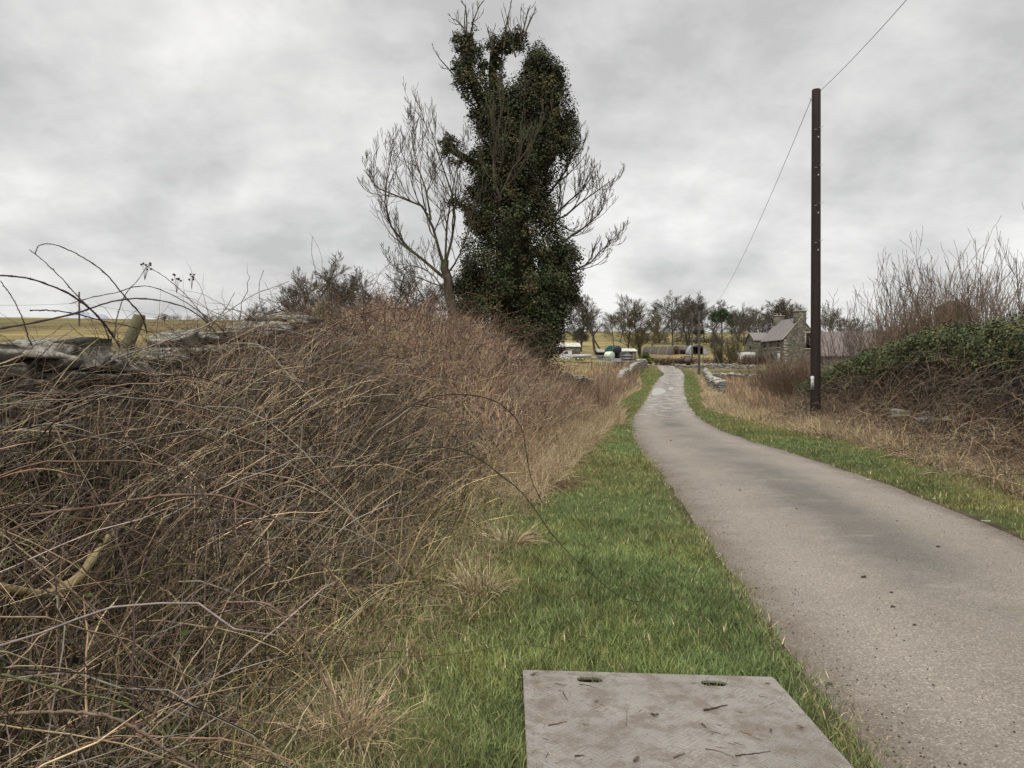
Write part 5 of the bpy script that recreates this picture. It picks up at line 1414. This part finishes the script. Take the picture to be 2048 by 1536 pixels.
def rail_gate(px0, px1, rt, rb, D, label):
    x0, x1 = PX(px0, D), PX(px1, D); zb, zt_ = PZ(rb, D), PZ(rt, D)
    e = empty('field_gate', (x0, D, zb), label, 'gate'); W = x1 - x0; hh = zt_ - zb
    for z in np.linspace(.1, hh, 5):
        tubes('rail', arr([[(0, 0, z), (W / 2, 0, z), (W, 0, z)]]), np.full((1, 3), .03), steel.m, 5, None, e)
    for s in (0, W): tubes('stile', arr([[(s, 0, -.4), (s, 0, hh / 2), (s, 0, hh + .05)]]), np.full((1, 3), .035), steel.m, 5, None, e)
rail_gate(1191, 1207, 711, 723, 114, 'galvanised field gate left of the pale green bale')
rail_gate(1208, 1240, 717, 725, 112, 'long low galvanised gate in front of the silage bales')
# ring feeder
rx, ry_, rz_ = P(1254, 724, 113)
rf = empty('ring_feeder', (rx, ry_, rz_), 'curved galvanised feed ring right of the silage bales', 'feeder')
a = np.linspace(0, 2 * math.pi, 28)
for z in (.1, .55, 1.0): tubes('hoop', np.stack([np.cos(a) * 1.0, np.sin(a) * 1.0, a * 0 + z], -1)[None], np.full((1, 28), .03), steel.m, 5, None, rf)
for k in range(10):
    t = k * .628; tubes('upright', arr([[(math.cos(t), math.sin(t), 0), (math.cos(t), math.sin(t), .5), (math.cos(t), math.sin(t), 1.0)]]), np.full((1, 3), .02), steel.m, 4, None, rf)
# flatbed trailer
fx0, fy0 = PX(1146, 120), 120; fz0 = PZ(722, 120)
tr = empty('flatbed_trailer', (fx0, fy0, fz0), 'white flatbed trailer parked behind the brown scrub', 'trailer')
boxes('deck', [(0, 2.9, 0, 2, .62, .78)], pfr.m, tr); boxes('side_board', [(0, 2.9, -.06, -.003, .60, 1.06), (0, 2.9, 2.003, 2.06, .6, 1.06)], pfr.m, tr)
rub = mat1('tyre_rubber', (.01, .01, .01), (.03, .03, .03), .8)
def wheel(x, y, z, r_, w_, par):
    o = tubes('wheel', arr([[(x, y, z), (x, y + .02, z), (x, y + w_ - .02, z), (x, y + w_, z)]]), arr([[r_ * .85, r_, r_, r_ * .85]]), rub.m, 18, None, par)
    tubes('rim', arr([[(x, y - .02, z), (x, y + .03, z)]]), arr([[r_ * .02, r_ * .5]]), steel.m, 12, None, o)
for x in (.8, 1.5):
    for y in (-.1, 1.9): wheel(x, y, .32, .32, .2, tr)
tubes('drawbar', arr([[(2.9, 1, .6), (3.5, 1, .55), (4.0, 1, .5)]]), np.full((1, 3), .05), steel.m, 6, None, tr)
# white pickup cab
vx, vy, vz = PX(1119, 122), 122, PZ(722, 122)
vn = empty('white_van', (vx, vy, vz), 'small white van parked left of the flatbed trailer', 'van')
prism('body', [(0, 0, .35), (0, 0, 1.0), (.35, 0, 1.12), (.75, 0, 1.62), (1.95, 0, 1.68), (2.0, 0, .35)], (0, 1.7, 0), pfr.m, vn)
prism('side_window', [(.62, -.012, 1.12), (.88, -.012, 1.52), (1.35, -.012, 1.54), (1.35, -.012, 1.12)], (0, .03, 0), glass.m, vn)
wheel(.5, -.03, .3, .3, .2, vn); wheel(1.55, -.03, .3, .3, .2, vn)
prism('windscreen', [(.36, .15, 1.14), (.36, 1.55, 1.14), (.73, 1.5, 1.6), (.73, .2, 1.6)], (-.02, 0, .02), glass.m, vn)
# white sheds
def shed(px0, px1, rt, rb, D, dep, name, label, wm_, rmm, ridge=.6, base=2.0):
    x0, x1 = PX(px0, D), PX(px1, D); zt_, zb = PZ(rt, D), PZ(rb, D); g = zb - base
    e = empty(name, (x0, D, g), label, 'shed'); W = x1 - x0
    boxes('walls', [(0, W, 0, dep, 0, zb - g)], wm_, e)
    prism('roof', [(-.2, -.2, zb - g), (-.2, -.2, zb - g + .12), (-.2, dep / 2, zt_ - g + .1), (-.2, dep + .2, zb - g + .12), (-.2, dep + .2, zb - g), (-.2, dep / 2, zt_ - g - .05)], (W + .4, 0, 0), rmm, e)
    boxes('doorway', [(W * .3, W * .3 + 1.4, -.03, .05, 0, min(1.9, zb - g - .2))], void.m, e)
    return e
shed(1100, 1160, 685, 694, 160, 7, 'long_shed', 'long white roofed shed on the hill edge right of the ivy', hm.m, wht.m)
shed(1196, 1222, 698, 705, 132, 4, 'lean_to_shed', 'dark open shed with a pale roof edge left of the black bales', void.m, dress.m)  # walls coloured near black for the shade of an open shed
shed(1240, 1272, 697, 703, 140, 5, 'low_shed', 'low building with bright tarpaulin roof behind the bales', brick.m, wht.m)
# green livestock trailer
gx, gy, gz = PX(1212, 124), 124, PZ(716, 124)
gt = empty('green_trailer', (gx, gy, gz), 'dark green farm machine behind the topmost black bale', 'trailer')
grn = mat1('green_paint', (.01, .06, .05), (.02, .1, .085), .4)
prism('body', [(0, 0, .5), (0, 0, 1.5), (.5, 0, 1.95), (1.6, 0, 2.05), (1.9, 0, 1.6), (1.9, 0, .5)], (0, 1.8, 0), grn.m, gt); wheel(.5, -.05, .45, .45, .3, gt); wheel(1.5, -.05, .45, .45, .3, gt)
# water tank / small brick box by the far pole
qx, qy, qz = P(1370, 722, 138)
tk = empty('brick_trough', (qx, qy, qz - .3), 'small square brick trough housing beside the far pole', 'trough')
boxes('walls', [(0, 1.0, 0, .9, 0, 1.1)], brick.m, tk); boxes('cap', [(-.06, 1.06, -.06, .96, 1.103, 1.2)], dress.m, tk)
# little fence posts along the lane
for px, rt, rb, D, lb in ((1406, 690, 738, 100, 'slim fence post close right of the far pole'), (1183, 716, 732, 95, 'short post in the scrub before the flatbed trailer'), (1216, 730, 748, 80, 'dark leaning post in the scrub left of the far wall'),
                      (1497, 728, 742, 120, 'short pale post before the white ruined shed'), (1258, 728, 752, 84, 'slim post right behind the lichened left wall')):
    x, y, z = P(px, rb, D); hh = (rb - rt) / F * D
    e = empty('fence_post', (x, y, z), lb, 'fence post')
    tubes('timber', arr([[(0, 0, -.5), (0, 0, hh * .5), (.02, 0, hh), (.02, 0, hh + .02)]]), arr([[.05, .05, .048, .01]]), pmat.m, 8, None, e)

# ------------------------------------------------------------------ far hills
snow_haze = MT('snowy_hazy_hill', .95, .1)
snow_haze.base(snow_haze.mix(snow_haze.ramp(snow_haze.noise(.006, 6, .6), (.44, 0.0), (.58, 1.0)), (.25, .265, .31), (.42, .43, .47)))  # pale blue-grey for snow, with distance haze put into the colour
def hill(px0, px1, rtop, D, name):
    n = 80; m_ = 10; t = np.linspace(0, 1, n); x = PX(px0, D) + (PX(px1, D) - PX(px0, D)) * t
    s = np.sin(t * math.pi) ** .8 * (.86 + .2 * vnoise(t * 3.3, t * 0, 1, 77))
    top = (PZ(rtop, D)) * s
    V = []
    for k in range(m_):
        f = k / (m_ - 1); V.append(np.stack([x + (vnoise(t * 30, t * 0 + k, 1, 5) - .5) * D * .01, D - (1 - f) * D * .18 + 0 * x, np.maximum(top * f ** 1.3, -20) + (vnoise(t * 14, t * 0 + k * .7, 1, 6) - .5) * top * .03], -1))
    for f in (.6, 0): V.append(np.stack([x, D + (1 - f) * D * .15 + 0 * x, top * f - (f == 0) * 30], -1))
    V = arr(V); i = np.arange(V.shape[0] * n).reshape(V.shape[0], n)
    q = np.stack([i[:-1, :-1], i[:-1, 1:], i[1:, 1:], i[1:, :-1]], -1).reshape(-1, 4)
    tag(link(name, np_mesh(name, V.reshape(-1, 3), q, smooth_sh=True), snow_haze.m), kind='structure')
hill(30, 290, 608, 5200, 'hills')
hill(120, 430, 619, 6400, 'hills')

# ------------------------------------------------------------------ ground mat
mm = MT('grey_plastic_mat', .62, .35)
sx = mm.n('ShaderNodeSeparateXYZ'); mm.t.links.new(mm.co, sx.inputs[0])
CELL = .062
uu_ = mm.math('DIVIDE', mm.math('ADD', sx.outputs[0], sx.outputs[1]), CELL * 1.4142); vv_ = mm.math('DIVIDE', mm.math('SUBTRACT', sx.outputs[0], sx.outputs[1]), CELL * 1.4142)
par = mm.math('MODULO', mm.math('ADD', mm.math('ADD', mm.math('FLOOR', uu_), mm.math('FLOOR', vv_)), 1000.0), 2.0)
wu = mm.math('SINE', mm.math('MULTIPLY', uu_, 2 * math.pi * 3)); wv = mm.math('SINE', mm.math('MULTIPLY', vv_, 2 * math.pi * 3))
rib = mm.math('ADD', mm.math('MULTIPLY', wu, par), mm.math('MULTIPLY', wv, mm.math('SUBTRACT', 1.0, par)))
ribc = mm.ramp(mm.math('ADD', mm.math('MULTIPLY', rib, .5), .5), (.35, 0.0), (.75, 1.0))
dn = mm.noise(7, 8, .75); dn2 = mm.noise(45, 4, .7); dn3 = mm.noise(2.2, 4, .6)
c = mm.ramp(dn3, (.3, (.19, .172, .15)), (.7, (.285, .262, .235)))
c = mm.mix(mm.math('MULTIPLY', mm.math('MULTIPLY', mm.math('SUBTRACT', 1.0, ribc), mm.ramp(mm.noise(3.5, 5, .7), (.35, .15), (.6, 1.0))), .42), c, (.10, .08, .065))
c = mm.mix(mm.ramp(dn, (.46, 0.0), (.6, .8)), c, (.125, .098, .074))
c = mm.mix(mm.ramp(dn2, (.62, 0.0), (.70, .75)), c, (.06, .04, .028))
c = mm.mix(1.0, c, mm.ramp(mm.noise(140, 3, .8), (.3, .75), (.7, 1.25)), 'MULTIPLY')
mm.base(c); mm.bump(mm.math('ADD', mm.math('MULTIPLY', ribc, mm.ramp(dn, (.4, 1.0), (.7, .3))), mm.math('MULTIPLY', dn2, .4)), .8, .006)
cu = bpy.data.curves.new('mat_outline', 'CURVE'); cu.dimensions = '2D'; cu.fill_mode = 'BOTH'; cu.extrude = .0055; cu.bevel_depth = .0015; cu.bevel_resolution = 1
def spl(pts):
    s = cu.splines.new('POLY'); s.points.add(len(pts) - 1); s.use_cyclic_u = True
    for i, (a, b_) in enumerate(pts): s.points[i].co = (a, b_, 0, 1)
MW, ML = MAT[1] - MAT[0], MAT[3] - MAT[2]
def rrect(x0, x1, y0, y1, r_, n=5):
    o_ = []
    for cx, cy, a0 in ((x1 - r_, y1 - r_, 0), (x0 + r_, y1 - r_, 90), (x0 + r_, y0 + r_, 180), (x1 - r_, y0 + r_, 270)):
        for k in range(n + 1):
            t = R(a0 + 90 * k / n); o_.append((cx + r_ * math.cos(t), cy + r_ * math.sin(t)))
    return o_
spl(rrect(0, MW, 0, ML, .018))
for sxx, syy in SLOTS: spl(rrect(sxx - MAT[0] - .062, sxx - MAT[0] + .062, syy - MAT[2] - .034, syy - MAT[2] + .034, .033))
for sxx in (.27, MW - .27): spl(rrect(sxx - .062, sxx + .062, .09, .132, .02))
for cx, cy in ((.045, ML - .06), (MW - .055, ML - .085), (.045, .06), (MW - .05, .06)): spl(rrect(cx - .014, cx + .014, cy - .014, cy + .014, .0139))
co = bpy.data.objects.new('tmp', cu); COL.objects.link(co)
dg = bpy.context.evaluated_depsgraph_get()
mme = bpy.data.meshes.new_from_object(co.evaluated_get(dg)); bpy.data.objects.remove(co)
mme.name = 'ground_mat'
mat_o = link('ground_mat', mme, mm.m)
mme.materials.clear(); mme.materials.append(mm.m)
MZ = .062
mat_o.location = (MAT[0], MAT[2], MZ); mat_o.rotation_euler = (R(0), R(1.7), R(.2))
tag(mat_o, 'grey ribbed plastic ground protection mat with handle slots lying on the grass', 'ground mat')

# debris on the mat
def on_mat(px, row): 
    D = F * (CAMH - MZ + .01) / (row - HOR); X_ = PX(px, D)
    zz = MZ - (X_ - MAT[0]) * .0297; D = F * (CAMH - zz - .008) / (row - HOR); return np.array((PX(px, D), D, zz + .0075))
def twig(pix, r_, color, label, name='twig'):
    pts = [on_mat(a, b_) for a, b_ in pix]; e0 = pts[0]
    p = catmull(pts, 10) if len(pts) > 2 else np.linspace(pts[0], pts[1], 10)
    p[:, 2] += r_ * .8; p[1:-1] += rng.normal(0, .0015, (8, 3))
    o = tubes(name, (p - e0)[None], (np.linspace(r_, r_ * .4, 10))[None], M_stem, 5, arr([color]))
    o.location = e0; tag(o, label, 'twig', 'twigs on the ground mat')
def Z7(pts): return [(1000 + a / 2.926, 1286 + b_ / 2.926) for a, b_ in pts]
twig(Z7([(1197, 402), (1260, 388), (1335, 372)]), .005, (.07, .045, .03), 'thickest brown twig on the mat, right of its centre')
twig(Z7([(285, 490), (330, 482), (392, 466)]), .0035, (.14, .1, .05), 'short olive brown twig on the mat near its left edge')
twig(Z7([(1382, 668), (1470, 658), (1588, 640)]), .0028, (.06, .04, .03), 'long thin dark twig near the bottom right of the mat')
twig(Z7([(1205, 626), (1280, 640), (1375, 676)]), .0022, (.13, .09, .06), 'thin curved twig left of the long thin dark one')
twig(Z7([(1415, 522), (1480, 550), (1545, 578)]), .002, (.17, .12, .07), 'pale straight stalk on the right half of the mat')
twig(Z7([(465, 246), (510, 252), (568, 268)]), .0022, (.12, .06, .045), 'reddish stalk just below the left handle slot')
twig(Z7([(1020, 680), (1050, 668), (1086, 655)]), .003, (.10, .07, .04), 'short dark twig near the bottom centre of the mat')
twig(Z7([(440, 672), (470, 668), (496, 668)]), .0035, (.05, .035, .025), 'stubby dark twig near the bottom left of the mat')
twig(Z7([(225, 425), (260, 450), (300, 480)]), .0018, (.40, .32, .2), 'pale straw stalk at the left of the mat')
twig(Z7([(285, 646), (320, 668), (358, 692)]), .0018, (.42, .34, .22), 'pale straw stalk at the bottom left of the mat')
twig(Z7([(1185, 478), (1195, 490), (1210, 503)]), .003, (.06, .04, .03), 'tiny dark twig near the middle of the mat')
twig(Z7([(740, 490), (745, 440), (742, 400)]), .0018, (.13, .1, .07), 'thin upright lying stalk left of the mat centre')
twig(Z7([(370, 290), (382, 320), (400, 345)]), .0025, (.07, .05, .035), 'crooked dark twig below the left handle slot')
lm = mat1('dead_leaf', (.05, .03, .02), (.11, .07, .045), .7, 30)
def leaf(px, row, s, label, curl=.4, onmat=True, mat=None, z=None, name='dead_leaf', yaw=0.):
    if onmat: s = s * .72
    if onmat: p = on_mat(px, row)
    else:
        D = D_of_row(row); p = np.array((PX(px, D), D, float(prof(D)) + z))
    n = 9; V = []; 
    for i in range(n):
        t = i / (n - 1) * 2 - 1; w_ = .45 * math.cos(t * 1.45) * (1 + .25 * math.sin(i * 2.3))
        for k in (-1, 0, 1): V.append((t * s, k * w_ * s, s * curl * (abs(k) * .6 + .35 * abs(t)) + .003 + .004 * rng.random()))
    i = np.arange(n * 3).reshape(n, 3); q = np.stack([i[:-1, :-1], i[1:, :-1], i[1:, 1:], i[:-1, 1:]], -1).reshape(-1, 4)
    o = link(name, np_mesh(name, arr(V), q, smooth_sh=True), mat or lm.m); o.location = p; o.rotation_euler = (0, 0, yaw); tag(o, label, 'leaf')
leaf(*Z7([(908, 434)])[0], .026, 'curled dead brown leaf in the middle of the mat')
leaf(*Z7([(1590, 525)])[0], .02, 'small curled dead leaf on the right side of the mat', yaw=1.2)
leaf(*Z7([(205, 190)])[0], .018, 'dark leaf scrap at the far left corner of the mat', yaw=.5)
leaf(*Z7([(1765, 508)])[0], .022, 'brown leaf near the right edge of the mat', yaw=2.2)
leaf(*Z7([(800, 700)])[0], .03, 'dark leaf fragment at the bottom of the mat', yaw=.9)
leaf(*Z7([(565, 350)])[0], .016, 'flat pale leaf scrap on the left half of the mat', .1, yaw=.3)
pl_ = mat1('pale_leaf', (.3, .33, .2), (.42, .45, .3), .5, 20)
leaf(1868, 1008, .05, 'pale green fallen leaf at the right edge of the lane', .3, False, pl_.m, .05, yaw=.6)
leaf(1974, 1055, .05, 'pale green fallen leaf nearer the camera at the right lane edge', .3, False, pl_.m, .05, yaw=-.3)
leaf(1736, 968, .045, 'straw coloured leaf on the right lane edge, farthest of the three', .2, False, pl_.m, .05, yaw=.1)

# stones and droppings on the lane
sm_ = mat1('dark_clod', (.025, .02, .016), (.07, .055, .045), .85, 60)
clods = [((1480, 980), .022, 'darkest clod on the near left half of the lane'), ((1442, 969), .014, 'small clod left of the darkest clod'), ((1728, 1155), .024, 'grey pebble clod in the middle of the near lane'),
         ((1877, 1094), .022, 'clod near the right side of the lane by the pale leaf'), ((1784, 1186), .016, 'small clod just below the grey pebble clod'), ((1787, 1214), .018, 'clod lowest on the lane right of the mat'),
         ((1342, 881), .03, 'dark clod on the lane before it narrows'), ((1594, 1018), .015, 'small clod on the dark strip of the lane'), ((1795, 1042), .014, 'lone clod on the right wheel track'),
         ((1512, 1170), .018, 'clod on the muddy left edge of the lane'), ((1830, 1250), .014, 'tiny clod near the bottom right of the lane'), ((1660, 1360), .02, 'clod by the far right corner of the mat')]
for (px, row), s, lb in clods:
    s *= .62
    D = F * (CAMH - .04) / (row - HOR) if row > 870 else D_of_row(row)
    x = PX(px, D)
    V, Q = stones(np.array([[0, 0, 0], [s * .9, s * .3, -s * .2], [-s * .7, -s * .4, -s * .2]]), arr([(s, s * .8, s * .5), (s * .5, s * .5, s * .3), (s * .45, s * .5, s * .3)]), rng.uniform(0, 3, 3), rng.normal(0, .3, 3), .22)
    t_ = np.clip((x - RL(D)) / (RR(D) - RL(D)), 0, 1)
    o = link('clod', np_mesh('clod', V, Q, smooth_sh=True), sm_.m); o.location = (x, D, float(prof(D)) + .012 + .03 * math.sin(math.pi * float(t_)) + s * .35)
    tag(o, lb, 'clod', 'clods on the lane')
# loose grit on the road edges
n = 1500
y = 2.5 + 22 * rng.random(n) ** 1.6; side = rng.random(n) < .5
x = np.where(side, RL(y) + np.abs(rng.normal(0, .22, n)), RR(y) - np.abs(rng.normal(0, .22, n)))
k = rng.random(n) < .25; x[k] = RL(y[k]) + (RR(y[k]) - RL(y[k])) * rng.random(k.sum())
t_ = np.clip((x - RL(y)) / (RR(y) - RL(y)), 0, 1)
sz = rng.uniform(.0015, .004, (n, 1)) * rng.uniform(.7, 1.2, (n, 3))
V, Q = stones(np.stack([x, y, prof(y) + .014 + .03 * np.sin(math.pi * t_)], -1), sz, rng.uniform(0, 3, n), rng.normal(0, .3, n), .2)
tag(link('road_grit', np_mesh('road_grit', V, Q), sm_.m), kind='stuff', label='loose dark grit scattered on the lane and its muddy edges')

# grass clippings on the mat
n = 260
px_ = rng.uniform(.1, 1.27, n); py_ = rng.uniform(1.6, 3.76, n); k = vnoise(px_, py_, 3, 5) > .3; px_, py_ = px_[k], py_[k]; n = len(px_)
b = np.stack([px_, py_, MZ - (px_ - MAT[0]) * .0297 + .0085], -1)
PT, RD = stems(b, rng.uniform(.01, .05, n), np.zeros(n), rng.uniform(-3.14, 3.14, n), np.zeros(n), rng.uniform(.0006, .0014, n), K=4, wig=.05)
PT[:, :, 2] = b[:, 2][:, None]
tag(tubes('plant_debris', PT, RD, M_stem, 3, pal(n, straw=2, tan=2, dark=4, brown=3)), kind='stuff', label='tiny straw and soil crumbs scattered over the ground mat')
# stones showing through the brambles on the right
for px, row, D, s_, lb in ((1795, 828, 17.6, .17, 'pale wall stone showing through the brambles, upper left of the right hand group'), (1850, 846, 16.6, .22, 'largest pale wall stone showing through the right brambles'),
                       (1905, 838, 15.9, .15, 'slab like wall stone showing right of the largest one'), (1600, 845, 24.3, .2, 'grey wall end stone just left of the telegraph pole foot'), (1612, 826, 24.5, .17, 'grey wall end stone above another left of the pole foot')):
    x, y, z = P(px, row, D)
    V, Q = stones(np.zeros((1, 3)), arr([(s_ * 1.2, s_ * .8, s_ * .6)]), rng.uniform(-.4, .4, 1), rng.normal(0, .15, 1), .15, True)
    o = link('wall_stone', np_mesh('wall_stone', V, Q), M_stone); o.location = (x + .08, y + .05, z); tag(o, lb, 'stone')

for o in bpy.data.objects:
    if o.type == 'EMPTY' and o.parent is None and 'category' not in o: o['category'] = 'object'
bpy.context.view_layer.update()
